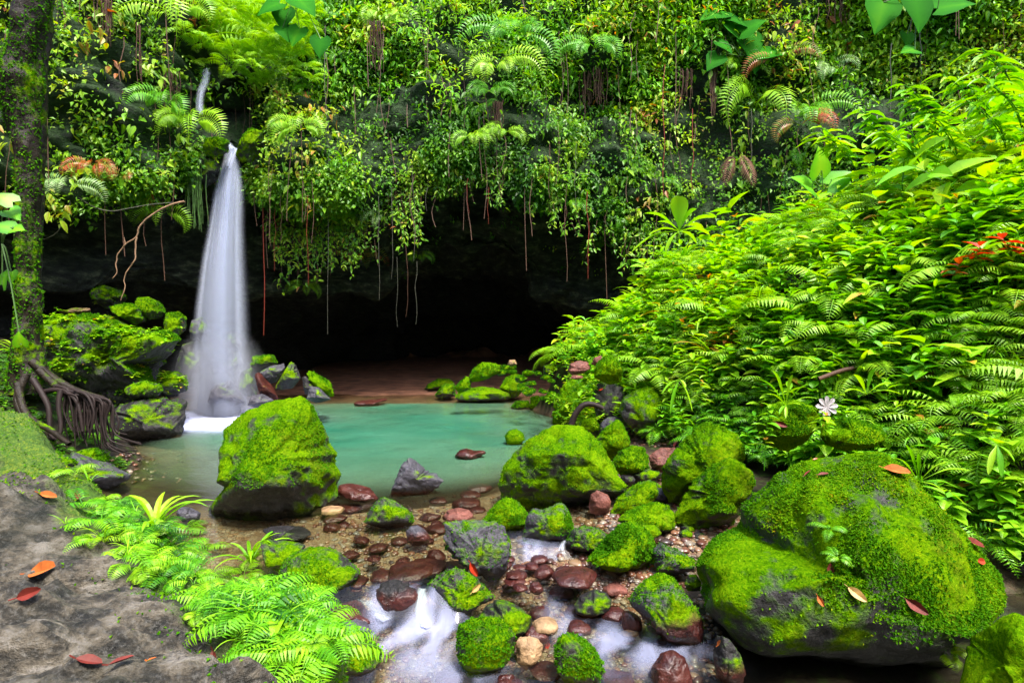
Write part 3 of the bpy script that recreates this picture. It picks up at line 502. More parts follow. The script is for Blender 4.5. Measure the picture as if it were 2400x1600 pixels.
# --- far right shore pile
pile = [([(555, 1095), (580, 1040), (660, 1005), (740, 1008), (768, 1040), (700, 1070), (640, 1105)], 'dark-fronted mossy rock at the left tip of the far rock pile'),
        ([(640, 1120), (700, 1050), (770, 1040), (785, 1130), (700, 1148), (650, 1140)], 'low brownish mossy rock second from the left tip of the far rock pile'),
        ([(772, 1140), (800, 1080), (950, 1058), (1080, 1070), (1145, 1100), (1145, 1155), (1000, 1175), (850, 1172), (790, 1165)], 'long low flat-topped mossy rock at the water edge of the far rock pile'),
        ([(868, 1000), (900, 940), (960, 893), (1040, 898), (1088, 910), (1085, 965), (1000, 1010), (930, 1030), (880, 1035)], 'highest bright mossy block of the far rock pile'),
        ([(765, 1070), (850, 990), (885, 1020), (875, 1080), (800, 1110)], 'mossy rock leaning on the highest block of the far rock pile'),
        ([(1070, 1070), (1120, 1000), (1180, 975), (1262, 1000), (1255, 1060), (1200, 1135), (1150, 1145)], 'peaked mossy rock in the middle of the far rock pile'),
        ([(1148, 1205), (1190, 1160), (1270, 1158), (1285, 1210), (1180, 1220)], 'small low mossy stone at the near right corner of the far rock pile'),
        ([(1280, 1210), (1290, 1130), (1340, 1125), (1378, 1170), (1362, 1220)], 'leafy green stone beside the red leaf litter of the far rock pile'),
        ([(1390, 1210), (1400, 1170), (1440, 1165), (1455, 1215), (1420, 1225)], 'small purple-grey stone between the far rock pile and the steep yellow-green boulder'),
        ([(1375, 1160), (1390, 1120), (1450, 1115), (1465, 1160), (1410, 1175)], 'flat green stone against the steep yellow-green boulder'),
        ([(1125, 915), (1140, 880), (1180, 878), (1195, 910), (1160, 925)], 'small tan stone at the back of the far rock pile'),
        ([(1370, 980), (1375, 920), (1440, 900), (1470, 940), (1450, 990), (1400, 1000)], 'smooth grey-green rock at the back right of the far rock pile')]
for k, (pt, lb) in enumerate(pile):
    zb = [0, 0, 0, .35, .2, .05, 0, 0, 0, .1, .5, .35][k]
    BR('boulder', 'B', pt, lb, 'rock' if k not in (10,) else 'tanrock', moss=[.58, .5, .6, .72, .68, .66, .55, .75, .2, .7, .2, .5][k], zb=zb, thick=.9, tuft=900 if k < 8 else 0, tsize=.035, red=.02, depth=None if zb < .1 else 13.6)
rp = np.random.default_rng(5)
for k in range(26):
    x = rp.uniform(1080, 1460); y = 930+ (x-1080)*-.02+rp.uniform(0, 190)*(x > 1200)+rp.uniform(0, 40); w = rp.uniform(38, 85); h = w*rp.uniform(.45, .7)
    an = np.linspace(0, 2*math.pi, 8, endpoint=False)+rp.uniform(0, 1)
    pt = [(x+math.cos(a)*w/2*rp.uniform(.8, 1.1), y+math.sin(a)*h/2*rp.uniform(.8, 1.1)) for a in an]
    BR('boulder', 'B', pt, 'small mossy stone heaped in the far rock pile right of the pool', moss=rp.uniform(.5, .8), zb=.05, depth=13.9-(y-930)/190*1.9, group='small stones of the far rock pile', n=12, tuft=160, tsize=.035)
rf = np.random.default_rng(41)
for k in range(30):
    x = rf.uniform(1400, 1800); y = rf.uniform(930, 1330) if x < 1640 else rf.uniform(960, 1060); w = rf.uniform(34, 90); h = w*rf.uniform(.5, .8); an = np.linspace(0, 2*math.pi, 8, endpoint=False)+rf.uniform(0, 1)
    BR('boulder', 'Z', [(x+math.cos(a)*w/2*rf.uniform(.8, 1.1), y+math.sin(a)*h/2*rf.uniform(.8, 1.1)) for a in an], 'small dark stone wedged between the mossy boulders of the right shore', ['rock', 'darkrock', 'slate'][k % 3], moss=rf.uniform(.1, .6), zb=.02+.2*sst(1250, 950, y), group='small stones between the right shore boulders', n=12, tuft=0)
# --- rocks at the foot of the fall and left side
left = [([(1240, 760), (1255, 700), (1330, 680), (1430, 740), (1440, 800), (1350, 850), (1250, 830)], 'pale rounded rock seen through the falling water', 'slate', .35, 13.9),
        ([(1430, 850), (1450, 795), (1530, 760), (1585, 850), (1592, 905), (1500, 920), (1430, 890)], 'grey angular rock topping the pile behind the fall', 'slate', .3, 13.9),
        ([(1380, 960), (1420, 890), (1560, 900), (1600, 980), (1570, 1100), (1450, 1130), (1390, 1060)], 'grey block in the pile behind the fall', 'slate', .35, 13.9),
        ([(1150, 1000), (1190, 860), (1280, 830), (1400, 880), (1400, 1060), (1300, 1150), (1170, 1120)], 'dark wet rock behind the left half of the fall', 'rock', .35, 14.1),
        ([(1560, 1200), (1580, 1050), (1660, 1010), (1700, 1120), (1690, 1210)], 'shadowy green rock at the right edge of the fall', 'rock', .42, 13.8),
        ([(1360, 1250), (1400, 1120), (1520, 1090), (1600, 1160), (1630, 1250), (1500, 1270)], 'low dark rock in the spray under the fall', 'slate', .2, 13.6),
        ([(1645, 1010), (1655, 933), (1790, 928), (1824, 985), (1740, 1020)], 'flat mossy block at the top of the rocks right of the fall', 'rock', .5, 13.8),
        ([(1700, 1040), (1780, 1000), (1865, 982), (1875, 1025), (1810, 1110), (1750, 1130)], 'grey slanting rock right of the fall', 'slate', .28, 13.5),
        ([(1805, 1150), (1860, 1060), (1912, 965), (1950, 990), (1985, 1080), (1930, 1145), (1850, 1160)], 'upright grey-green rock right of the fall', 'rock', .42, 13.3),
        ([(1660, 1060), (1700, 1030), (1750, 1110), (1830, 1210), (1790, 1240), (1700, 1190)], 'wet brown slanting rock at the right foot of the fall', 'redrock', .1, 13.2),
        ([(2000, 1060), (2025, 1018), (2090, 1080), (2150, 1150), (2215, 1195), (2140, 1210), (2050, 1130)], 'long bright mossy slab pointing down to the pool right of the fall', 'rock', .72, 12.9),
        ([(1978, 1080), (2005, 1065), (2100, 1130), (2110, 1190), (2000, 1190)], 'dark block under the long bright mossy slab', 'darkrock', .2, 12.8),
        ([(2005, 1225), (2030, 1130), (2090, 1140), (2175, 1225), (2075, 1245)], 'low pale grey stone at the pool edge right of the fall', 'slate', .25, 12.5),
        ([(1620, 1260), (1650, 1190), (1720, 1180), (1800, 1220), (1790, 1270), (1700, 1280)], 'low wet purple rock at the water edge right of the fall', 'slate', .1, 12.8),
        ([(1028, 1150), (1040, 1070), (1090, 1058), (1160, 1130), (1175, 1200), (1100, 1215)], 'smooth dark wet boulder left of the fall foot', 'darkrock', .15, 13.0),
        ([(588, 540), (600, 490), (680, 463), (790, 500), (835, 550), (790, 600), (700, 625), (640, 590)], 'rounded grey-green boulder crowning the left rock mound', 'rock', .48, 13.2),
        ([(715, 610), (760, 590), (850, 588), (930, 620), (965, 705), (880, 735), (820, 690), (740, 650)], 'tilted flat-topped mossy block on the left rock mound', 'rock', .64, 12.6),
        ([(882, 600), (900, 550), (980, 545), (1060, 590), (1090, 645), (1060, 690), (980, 700), (930, 650)], 'mossy double-humped block next to the fall on the left mound', 'rock', .6, 13.0),
        ([(378, 650), (480, 620), (590, 618), (600, 650), (500, 670), (400, 665)], 'bare pale slab lying on top of the left rock mound', 'tanrock', .25, 12.6),
        ([(1070, 720), (1090, 650), (1170, 640), (1225, 680), (1220, 760), (1130, 830), (1080, 800)], 'small mossy block between the left mound and the fall', 'rock', .58, 13.2)]
for pt, lb, mt, ms, dp in left: BR('boulder', 'A', pt, lb, mt, moss=ms, depth=dp, thick=.9, tuft=900 if ms > .45 else 0, tsize=.035)
BR('rock_mound', 'A', [(180, 800), (250, 690), (300, 660), (560, 645), (750, 680), (850, 735), (1060, 750), (1150, 760), (1180, 850), (1120, 950), (1050, 1010), (1030, 1200), (900, 1250), (700, 1250), (500, 1200), (300, 1120), (200, 950)], 'large knobbly dark rock mound covered in moss and seedlings left of the fall', moss=.52, depth=12.0, thick=.55, n=90, rough=2.0, tuft=16000, tsize=.038, cat='rock mound')
BR('boulder', 'A', [(690, 1400), (740, 1300), (765, 1255), (860, 1230), (1050, 1203), (1237, 1208), (1232, 1290), (1205, 1450), (1100, 1492), (990, 1510), (880, 1500), (780, 1470)], 'large wedge-shaped dark rock with flat wet top at the left pool edge', 'darkrock', moss=.34, zb=-.05, thick=.6, n=64, cuts=8, tuft=500, tsize=.03, pw=.6)
BR('boulder', 'D', [(380, 200), (390, 100), (480, 45), (600, 90), (720, 160), (862, 190), (850, 235), (740, 300), (650, 325), (540, 300)], 'grey rock below the hanging roots at the left water edge', 'slate', moss=.35, zb=-.02, thick=.7, n=34, tuft=300)
BR('boulder', 'D', [(1155, 460), (1180, 405), (1240, 410), (1320, 450), (1310, 510), (1200, 510)], 'small pale speckled rock showing behind the strap-leaved plant', 'slate', moss=.1, zb=-.05)
for x, y, w, h, lb in [(120, 1060, 110, 60, 'flat mossy rock under the lowest roots of the left tree'), (40, 1000, 120, 70, 'mossy rock among the tree roots at the far left edge'), (210, 1050, 90, 50, 'wet grey rock at the foot of the hanging aerial roots'), (330, 900, 90, 50, 'dark mossy rock between the rock mound and the wedge-shaped rock'), (395, 880, 80, 60, 'small dark rock between the rock mound and the fall')]:
    an = np.linspace(0, 2*math.pi, 9, endpoint=False); BR('boulder', 'Z', [(x+math.cos(a)*w/2*(1+.12*math.sin(3*a+x)), y+math.sin(a)*h/2*(1+.1*math.cos(2*a+y))) for a in an], lb, moss=.5, depth=[7.6, 7.9, 8.2, 11.2, 12.3][[120, 40, 210, 330, 395].index(x)], tuft=700, tsize=.03, n=20)
# lip of the fall
BR('boulder', 'T', [(1380, 1000), (1400, 940), (1480, 930), (1560, 960), (1560, 1040), (1480, 1075), (1400, 1060)], 'mossy rock on the left of the fall lip', moss=.62, depth=13.7, tuft=900, tsize=.035)
BR('boulder', 'T', [(1600, 1060), (1640, 960), (1700, 880), (1790, 900), (1800, 1020), (1720, 1120), (1640, 1120)], 'mossy rock on the right of the fall lip', moss=.6, depth=14.1, tuft=900, tsize=.035)
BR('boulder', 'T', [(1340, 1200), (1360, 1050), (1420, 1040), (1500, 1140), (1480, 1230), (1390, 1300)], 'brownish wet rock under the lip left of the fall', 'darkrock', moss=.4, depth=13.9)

# foreground outcrop: a thick shelf of rock the photographer stands on
ox = np.arange(-6.5, .9, .03); oy = np.arange(-.6, 5.4, .03); OX, OY = np.meshgrid(ox, oy, indexing='ij')
ed = at(0, 1062, 5.0), at(130, 1130, 4.2), at(230, 1175, 3.7), at(420, 1330, 2.75), at(560, 1400, 2.35), at(800, 1590, 1.9)
EX = np.array([e[0] for e in ed]); EY = np.array([e[1] for e in ed]); EZ = np.array([e[2] for e in ed])
xi = np.interp(OX, EX, EY); zi = np.interp(OX, EX, EZ)
xi = np.where(OX > EX[-1], 1.9-(OX-EX[-1])*6, xi); xi = np.where(OX < EX[0], EY[0]+.2, xi)
dd = OY-xi
q = v3(OX, OY)
lay = fbm(q*np.array([.9, 1.7, 1])+4, 5, .5)*.10+fbm(q*np.array([3.5, 9, 1])+14, 3)*.022
step = .13*sst(-.07, .07, fbm(q*np.array([.8, 1.2, 1])+40, 3)+.02)
cr = (OY-2.35-.22*(OX+1.5)+.12*fbm(v3(OX*1.6, OY*1.6, 2), 3)); OZ = 1.16+lay+step-.26*np.exp(-(cr/.11)**2)+.08*sst(-.1, .3, cr)-.12*np.exp(-((cr-.75+.3*fbm(v3(OX*1.3, OY, 22), 2))/.07)**2)-.10*np.exp(-((cr+.55+.3*fbm(v3(OX*1.3, OY, 32), 2))/.06)**2)+np.abs(fbm(v3(OX*4, OY*8, 7), 4))*.09+.09*fbm(v3(OX*1.8, OY*3.4, 17), 3)+.025*np.abs(fbm(v3(OX*12, OY*20, 27), 3))-.10*sst(-.9, 0, dd)+.09*np.clip(-OX-2, 0, 4)
OZ = OZ-np.clip(dd+.05, 0, 3)**1.1*2.2; OZ = np.maximum(OZ, -.6)
OV = np.stack([OX, OY, OZ], -1).reshape(-1, 3)
outcrop = obj('rock_outcrop', mesh('rock_outcrop', OV, gridf(len(ox), len(oy)), None, True)); outcrop['moss'] = .5; outcrop['waterline'] = -3.
def outcrop_mat():
    k = NT('weathered_outcrop'); P = k.pos(); e = k.attr('edge'); n1 = k.noise(1.3, 6, P, .6)
    n2 = k.noise(6, 7, k.n('Mapping', {'Vector': P, 'Scale': (1, 1.8, 2.5)}).outputs[0], .65); n3 = k.noise(55, 5, P, .75)
    base = k.ramp(n2, [(.36, (.006, .006, .004)), (.46, (.038, .033, .024)), (.55, (.125, .105, .075)), (.64, (.22, .20, .17))])
    base = k.mix(k.math('MULTIPLY', k.math('SUBTRACT', n3, .5), 3., clamp=True), base, c4((.19, .185, .17)))
    base = k.mix(k.math('MULTIPLY', k.math('SUBTRACT', .46, n3), 4., clamp=True), base, c4((.018, .015, .012)))
    base = k.mix(k.math('MULTIPLY', k.math('SUBTRACT', n1, .50), 5., clamp=True), base, k.mix(.8, base, c4((.010, .014, .005))))
    mc = k.ramp(k.math('ADD', k.math('MULTIPLY', n1, .4), k.math('MULTIPLY', n3, .6)), [(.36, (.012, .05, .002)), (.5, (.05, .12, .003)), (.62, (.16, .21, .006)), (.75, (.28, .17, .015))])
    f = k.math('MULTIPLY', k.math('SUBTRACT', k.math('ADD', e, k.math('ADD', n1, k.math('MULTIPLY', n2, .5))), 1.03), 6., clamp=True)
    col = k.mix(f, base, mc)
    b = k.n('Bump', {'Strength': 1.0, 'Distance': .06, 'Height': k.math('ADD', n2, k.math('MULTIPLY', n3, .35))})
    return k.end(k.n('BsdfPrincipled', {'Base Color': col, 'Roughness': .6, 'Specular IOR Level': .4, 'Normal': b.outputs[0]}).outputs[0])
outcrop.data.materials.append(outcrop_mat())
ea = outcrop.data.attributes.new('edge', 'FLOAT', 'POINT'); edge = (sst(-.75, -.1, dd)*.62+sst(-2.3, -3.6, OX)*.06*sst(2.2, 3.2, OY)).ravel(); ea.data.foreach_set('value', edge.astype(np.float32))
tag(outcrop, 'broad weathered grey rock shelf with mossy ferny rim in the lower left corner', 'rock outcrop')
of = gridf(len(ox), len(oy)); addb(OV, of)
ei = np.repeat(edge, 1)
def wo(m, n):
    i = np.clip(((m[:, 0]-ox[0])/.03).astype(int), 0, len(ox)-1); j = np.clip(((m[:, 1]-oy[0])/.03).astype(int), 0, len(oy)-1)
    d = dd[i, j]; return (np.maximum(sst(-.75, -.1, d), sst(-2.2, -3., m[:, 0])*sst(2., 2.8, m[:, 1]))*.9+.015)*sst(-.25, .35, fbm(m*3.1+8, 3)+.15)*(d < .7)*(m[:, 1] > 1.2)
p, n, _ = samp(OV, of, 46000, rng, wo); n = np.where(n[:, 2:] < 0, -n, n)
b = MB(); b.inst(QL, p, norm(rng.normal(size=(len(p), 3))*.8+n*.8), n+rng.normal(0, .3, (len(p), 3)), rng.uniform(.008, .022, len(p)), np.clip(rng.normal(.62, .2, len(p)), 0, 1)); b.build('moss', 'moss', outcrop)

# ------------------------------------------------------------------ ray hits for planting
gsel = GV; addb(GV, gridf(len(gx), len(gy)))
bvh = BVHTree.FromPolygons([tuple(v) for v in np.concatenate(BV).tolist()], np.concatenate(BF).tolist())
def hit(px, py, back=0.):
    r = ray(px, py); h = bvh.ray_cast(Vector((0, 0, H)), Vector(r).normalized())
    if h[0] is None: return at(px, py, 14.), np.array([0, -1., 0])
    n = np.array(h[1]); n = n if n@r < 0 else -n; return np.array(h[0])-norm(r)*back, n
gb = BVHTree.FromPolygons([tuple(v) for v in GV.tolist()], gridf(len(gx), len(gy)).tolist())
def ghit(px, py):
    r = Vector(ray(px, py)).normalized(); h = gb.ray_cast(Vector((0, 0, H)), r); k = bvh.ray_cast(Vector((0, 0, H)), r)
    if h[0] is None or (k[0] is not None and k[3] < h[3]-.25): return None, None
    return np.array(h[0]), np.array(h[1])
def hz(x, y): return hit(x/.98, y/.98)

# ------------------------------------------------------------------ plant builders (centred on 0, growing along +Z)
def frond(b, L_, Wd, az_, elv, bend, npair=16, ang=.35, o=(0, 0, 0), rg=rng, t0=.5, start=.14, wall=False):
    t = np.linspace(0, 1, npair+3); h = elv-bend*t**1.2*1.2
    ds = L_/len(t); r = np.cumsum(np.cos(h))*ds; z = np.cumsum(np.sin(h))*ds
    pts = np.stack([r*math.cos(az_), r*math.sin(az_), z], -1)+np.array(o); b.add(*T_strip(pts, np.linspace(.018, .004, len(t))*L_*1.2), t0*.6)
    tg = norm(np.gradient(pts, axis=0)); side = np.array([-math.sin(az_), math.cos(az_), 0.])
    if wall: side = norm(np.cross(tg, np.array([0, -1., .25])))
    up = norm(np.cross(side, tg)); up = np.where((up[:, 1:2] > 0) if wall else (up[:, 2:] < -.5), -up, up)
    i = t > start; wl = Wd*np.sin(np.clip((t[i]-start)/(1-start), 0, 1)**.6*math.pi*.93+.2)**.8
    for s_ in (-1, 1):
        d = (side[i] if wall else side)*s_+tg[i]*ang-up[i]*(.1 if wall else .25)+rg.normal(0, .04, (i.sum(), 3)); b.inst(QW, pts[i], d, up[i], np.abs(wl)+.01, np.clip(t0+rg.normal(0, .1, i.sum()), 0, 1))
def T_pinna(n=5):
    V, Fq = [], []
    for i in range(n):
        y = .06+.9*i/n; w = .19*math.sin((1-i/n)*2.0+.5)+.03
        for s_ in (-1, 1): k = len(V); V += [(0, y, 0), (s_*w*.5, y+.005, .012), (s_*w, y+.12, -.01), (s_*w*.45, y+.12, .012)]; Fq.append((k, k+1, k+2, k+3) if s_ < 0 else (k, k+3, k+2, k+1))
    return np.array(V), np.array(Fq)
QB = T_pinna(); FINE = [False]
def fern_mb(seed, nf=7, L_=.5, Wd=.13, el=1.0, bend=1.5, wall=False, npair=16, t0=.5):
    rg = np.random.default_rng(seed); b = MB()
    for k in range(nf):
        a = (-math.pi/2+(k-(nf-1)/2)/max(nf-1, 1)*2.6+rg.uniform(-.6, .6)) if wall else k*2*math.pi/nf+rg.uniform(-.3, .3)
        frond(b, L_*rg.uniform(.55 if wall else .7, 1.2), Wd*rg.uniform(.85, 1.15), a, el*rg.uniform(.55, 1.2), bend*rg.uniform(.8, 1.2), npair, rg=rg, t0=t0+rg.uniform(-.15, .15), wall=wall)
    return b
def strap_mb(seed, nb=12, L_=.4, wd=.03, el=1.2, bend=1.4, t0=.5):
    rg = np.random.default_rng(seed); b = MB()
    for k in range(nb):
        a = rg.uniform(0, 6.28); t = np.linspace(0, 1, 8); h = el*rg.uniform(.6, 1.15)-bend*rg.uniform(.7, 1.2)*t**1.3; l = L_*rg.uniform(.6, 1.15)
        r = np.cumsum(np.cos(h))*l/8; z = np.cumsum(np.sin(h))*l/8
        b.add(*T_strip(np.stack([r*math.cos(a), r*math.sin(a), z], -1), wd*np.array([.35, .7, 1, 1, .95, .75, .45, .05])), np.clip(t0+rg.normal(0, .15), 0, 1))
    return b
def seedling_mb(seed, nl=9, h=.32, ll=.13, T=LF, t0=.5, droop=0.):
    rg = np.random.default_rng(seed); b = MB(); lx, ly = rg.normal(0, .05, 2); t = np.linspace(0, 1, 4)
    b.add(*T_strip(np.stack([lx*t*t, ly*t*t, h*t], -1), .007), .1)
    for k in range(nl):
        u = .35+.65*k/(nl-1); a = k*2.4+rg.uniform(-.3, .3); d = np.array([math.cos(a), math.sin(a), rg.uniform(-.15, .45)+(.5 if k > nl-3 else 0)-droop])
        b.inst(T, (lx*u*u, ly*u*u, h*u), d, (0, 0, 1.), ll*rg.uniform(.6, 1.25), 1.3 if rg.random() < .035 else float(np.clip(t0+rg.normal(0, .18), 0, 1)))
    return b
def tube(b, pts, rad, ns_=6, t=.5):
    pts = np.asarray(pts, float); k = len(pts); rad = np.broadcast_to(rad, k); tg = norm(np.gradient(pts, axis=0)); ref = np.array([.3, .9, .1]); s_ = norm(np.cross(tg, ref)); u_ = np.cross(tg, s_)
    a = np.linspace(0, 2*math.pi, ns_, endpoint=False); V = pts[:, None]+rad[:, None, None]*(np.cos(a)[None, :, None]*s_[:, None]+np.sin(a)[None, :, None]*u_[:, None])
    i = np.arange(k-1)[:, None]*ns_; j = np.arange(ns_)[None, :]; jn = (j+1) % ns_
    b.add(V.reshape(-1, 3), np.stack([i+j, i+jn, i+ns_+jn, i+ns_+j], -1).reshape(-1, 4), t)
def smooth_path(P, k=6):
    P = np.asarray(P, float); t = np.arange(len(P)); tt = np.linspace(0, len(P)-1, (len(P)-1)*k+1); out = []
    for x in tt:
        i = min(int(x), len(P)-2); u = x-i; p0 = P[max(i-1, 0)]; p1 = P[i]; p2 = P[i+1]; p3 = P[min(i+2, len(P)-1)]
        out.append(.5*((2*p1)+(-p0+p2)*u+(2*p0-5*p1+4*p2-p3)*u*u+(-p0+3*p1-3*p2+p3)*u**3))
    return np.array(out)

# ------------------------------------------------------------------ carpets nobody could count
# leaves hanging all over the cliff face
cfc = cf; Vc = CV.reshape(-1, 3)
svals = np.repeat(np.linspace(0, 1, ns)[None], len(cx), 0).ravel()
def wcl(m, n):
    px = proj(m); hole = (np.abs(px[:, 0]-536) < 62) & (px[:, 1] > 245) & (px[:, 1] < 470); lim = np.where(True, 1, 0); ns1 = fbm(m*np.array([.8, .8, .55])+21, 4)
    ins = ~hole & (px[:, 0] > -150) & (px[:, 0] < 2550) & (px[:, 1] > -200) & (px[:, 1] < 760)
    return ins*wmask*(.12+sst(-.30, .30, ns1))
sf = svals[cfc].mean(1); wmask = np.where(sf < .615, 1., 0.)
def clump_leaves(name, k, per, rad, size, mat, T, lab, wm, dark=0., seed=3, hang=.55, tb=.45):
    global wmask
    wmask = wm; rg = np.random.default_rng(seed); p, n, _ = samp(Vc, cfc, k, rg, wcl); n = np.where(n[:, 1:2] > .3, -n, n)
    out = rg.uniform(.02, .30, (k, 1)); c = p+n*out+np.array([0, 0, -.05]); ct_ = np.clip(tb+.38*fbm(c*.8+5, 3)+rg.normal(0, .12, k), .0, .97)
    idx = np.repeat(np.arange(k), per); o = c[idx]+rg.normal(0, 1, (k*per, 3))*rad*np.array([1, .6, .8]); d = norm(rg.normal(size=(k*per, 3))*.75+np.array([0, -.45, -hang])+n[idx]*.2)
    b = MB(); b.inst(T, o, d, np.array([0, -.55, 1.])+rg.normal(0, .35, (k*per, 3)), size*rg.uniform(.55, 1.4, k*per), np.clip(ct_[idx]+rg.normal(0, .09, k*per), 0, 1))
    return tag(b.build(name, mat), lab, kind='stuff')
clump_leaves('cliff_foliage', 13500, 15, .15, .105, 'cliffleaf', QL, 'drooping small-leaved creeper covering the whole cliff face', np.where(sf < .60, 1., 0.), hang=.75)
mid_ = Vc[cfc].mean(1)
rim = np.where((sf > .44) & (sf < .56), 1., 0.); clump_leaves('cliff_foliage', 2300, 16, .13, .11, 'cliffleaf', QL, 'fringe of creeper leaves along the lower edge of the overhang', rim, seed=8, tb=.55)
top_ = sst(6.5, 10.5, mid_[:, 2])*(sf < .55)*(mid_[:, 0] > -6); clump_leaves('cliff_foliage', 6500, 14, .17, .15, 'leaf', LF, 'bright bushy leaves over the upper cliff', top_, seed=12, hang=.3, tb=.42)
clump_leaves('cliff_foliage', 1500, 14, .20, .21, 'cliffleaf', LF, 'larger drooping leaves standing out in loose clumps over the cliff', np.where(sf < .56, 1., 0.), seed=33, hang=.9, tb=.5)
clump_leaves('cliff_foliage', 700, 18, .26, .19, 'leaf', LN_, 'loose yellow-green shrubs arching out from the upper centre of the cliff', top_*(mid_[:, 0] > -3)*(mid_[:, 0] < 8), seed=37, hang=.1, tb=.7)
inn = np.where((sf > .60) & (sf < .80) & (mid_[:, 0] > -4.8), 1., 0.); clump_leaves('cliff_foliage', 90, 8, .10, .10, 'cliffleaf', QL, 'sparse sprigs on the dim inner cave wall', inn, seed=18)
# thin hanging vines over the whole face
b = MB(); p, n, _ = samp(Vc, cfc, 950, rng, lambda m, n: (proj(m)[:, 0] > -100)*(proj(m)[:, 0] < 2500)*np.where(sf < .56, 1., 0.))
for i in range(len(p)):
    l = rng.uniform(.5, 2.6); a = p[i]+np.array([0, -.48, 0]); t = np.linspace(0, 1, 7)
    tube(b, np.stack([a[0]+rng.uniform(.02, .09)*np.sin(t*rng.uniform(1, 7)+i), a[1]+0*t-.1*t, a[2]-l*t], -1), rng.uniform(.004, .011), 3, rng.random())
tag(b.build('hanging_vines', 'brownroot'), 'tangle of thin brown aerial roots and stems hanging down the cliff face', kind='stuff')

b = MB(); bs = MB(); rs = np.random.default_rng(52)
for i in range(210):
    x = rs.uniform(560, 1500) if i > 90 else rs.uniform(600, 980); li = np.interp(x/.98, PXc, lipY); P = at(x/.98, li-rs.uniform(-5, 50), 14.95); l = rs.uniform(.2, 1.0)+(rs.uniform(0, 1.3) if 620 < x < 970 else 0)
    t = np.linspace(0, 1, 7); q = np.stack([P[0]+.06*np.sin(t*5+i), P[1]+0*t, P[2]-l*t], -1); tube(bs, q, .005, 3, .4); k = int(6+l*13*rs.uniform(.3, 1)); u = rs.uniform(.1 if rs.random() < .5 else .5, 1, k)
    o_ = np.stack([np.interp(u, t, q[:, j]) for j in range(3)], -1)+rs.normal(0, .05, (k, 3)); b.inst(LF, o_, np.stack([rs.normal(0, 1, k), rs.normal(-.4, .5, k), rs.normal(-.6, .4, k)], -1), np.array([0, -.7, .8])+rs.normal(0, .3, (k, 3)), rs.uniform(.07, .17, k), np.clip(rs.normal(.5, .2, k), 0, 1))
tag(b.build('hanging_foliage', 'cliffleaf'), 'leaves dangling on thin vines over the mouth of the cave', kind='stuff'); tag(bs.build('hanging_vines', 'brownroot'), 'thin vines dangling over the mouth of the cave', kind='stuff')
# bank ground cover
def in_view(x, y, z): q = proj(v3(x, y, z)); return (q[..., 0] > -120) & (q[..., 0] < 2520) & (q[..., 1] > -200) & (q[..., 1] < 1500) & (q[..., 2] > .5)
def bank_pts(k, rg, smin=.0, smax=9., gap=0.):
    out = []
    while len(out) < k:
        x = rg.uniform(1.3, 13, 4000); y = rg.uniform(4.6, 17, 4000); s = (x-LA[0])*LN[0]+(y-LA[1])*LN[1]; z = hgt(x, y)
        dens = np.clip(7.0/y, .35, 1)
        ok = (s > smin) & (s < smax) & in_view(x, y, z+.3) & (rg.random(4000) < 1-.6*sst(.25, .6, fbm(v3(x*1.3, y*1.3, 9), 3))*(gap > 0)) & (rg.random(4000) < dens) & (fbm(v3(x*.9, y*.9, 3), 3) > gap-1.)
        out += [(a, b_, c, d) for a, b_, c, d in zip(x[ok], y[ok], z[ok], s[ok])]
    return np.array(out[:k])
def merged(name, tmpls, pts, mat, lab, rg, smin=.7, smax=1.3, lift=.0, smoothz=True):
    B = MB(); tid = rg.integers(0, len(tmpls), len(pts))
    for ti, tb in enumerate(tmpls):
        V, Fq, T = tb.arr(); q = pts[tid == ti]
        if not len(q): continue
        k = len(q); a = rg.uniform(0, 6.28, k); s_ = rg.uniform(smin, smax, k); tx, ty = rg.normal(-.12, .16, k), rg.normal(-.22, .14, k)
        c_, s2 = np.cos(a), np.sin(a); X = V[None, :, 0]*c_[:, None]-V[None, :, 1]*s2[:, None]; Y = V[None, :, 0]*s2[:, None]+V[None, :, 1]*c_[:, None]; Z = np.broadcast_to(V[None, :, 2], X.shape)
        X2 = X+Z*tx[:, None]; Y2 = Y+Z*ty[:, None]; P = np.stack([X2, Y2, Z], -1)*s_[:, None, None]+q[:, None, :3]+np.array([0, 0, lift])
        tt = np.clip(T[None]*1.+(.32*fbm(q[:, :3]*(.8 if q[:, 1].mean() > 5 else 4.)+2, 2)+rg.normal(0, .12, k))[:, None], 0, 1)
        B.add(P.reshape(-1, 3), (Fq[None]+np.arange(k)[:, None, None]*len(V)).reshape(-1, 4), tt.ravel())
    o = B.build(name, mat); tag(o, lab, kind='stuff'); return o
r1 = np.random.default_rng(31)
SD = [seedling_mb(k, 10, .42, .17, LF if k % 2 else LW) for k in range(5)]; SN = [seedling_mb(k+20, 11, .45, .19, LN_) for k in range(3)]
GS = [strap_mb(k+40, 12, .45, .022) for k in range(3)]; FS = [fern_mb(k+60, 6, .5, .12, npair=12) for k in range(3)]
merged('undergrowth', SD+SN[:1], bank_pts(1700, r1, 0, 3.2, gap=.72), 'leaf', 'dense carpet of broad-leaved seedlings over the lower part of the right bank', r1, .6, 1.6)
merged('undergrowth', SN+GS+SD[:2], bank_pts(2700, r1, 2.4, gap=.72), 'leaf', 'finer narrow-leaved carpet over the upper part of the right bank', r1, .4, 1.15)
merged('undergrowth', GS, bank_pts(1100, r1, .6), 'leaf', 'narrow grassy leaves mixed through the carpet of the right bank', r1, .6, 1.3)
merged('undergrowth', SD+SN+FS, bank_pts(700, r1, .0), 'leaf', 'shaded lower layer of seedlings filling the gaps of the right bank', r1, .5, .9)
merged('undergrowth', FS, bank_pts(1000, r1, .3), 'brightfern', 'small ferns mixed through the carpet of the right bank', r1, .8, 1.5, lift=.12)
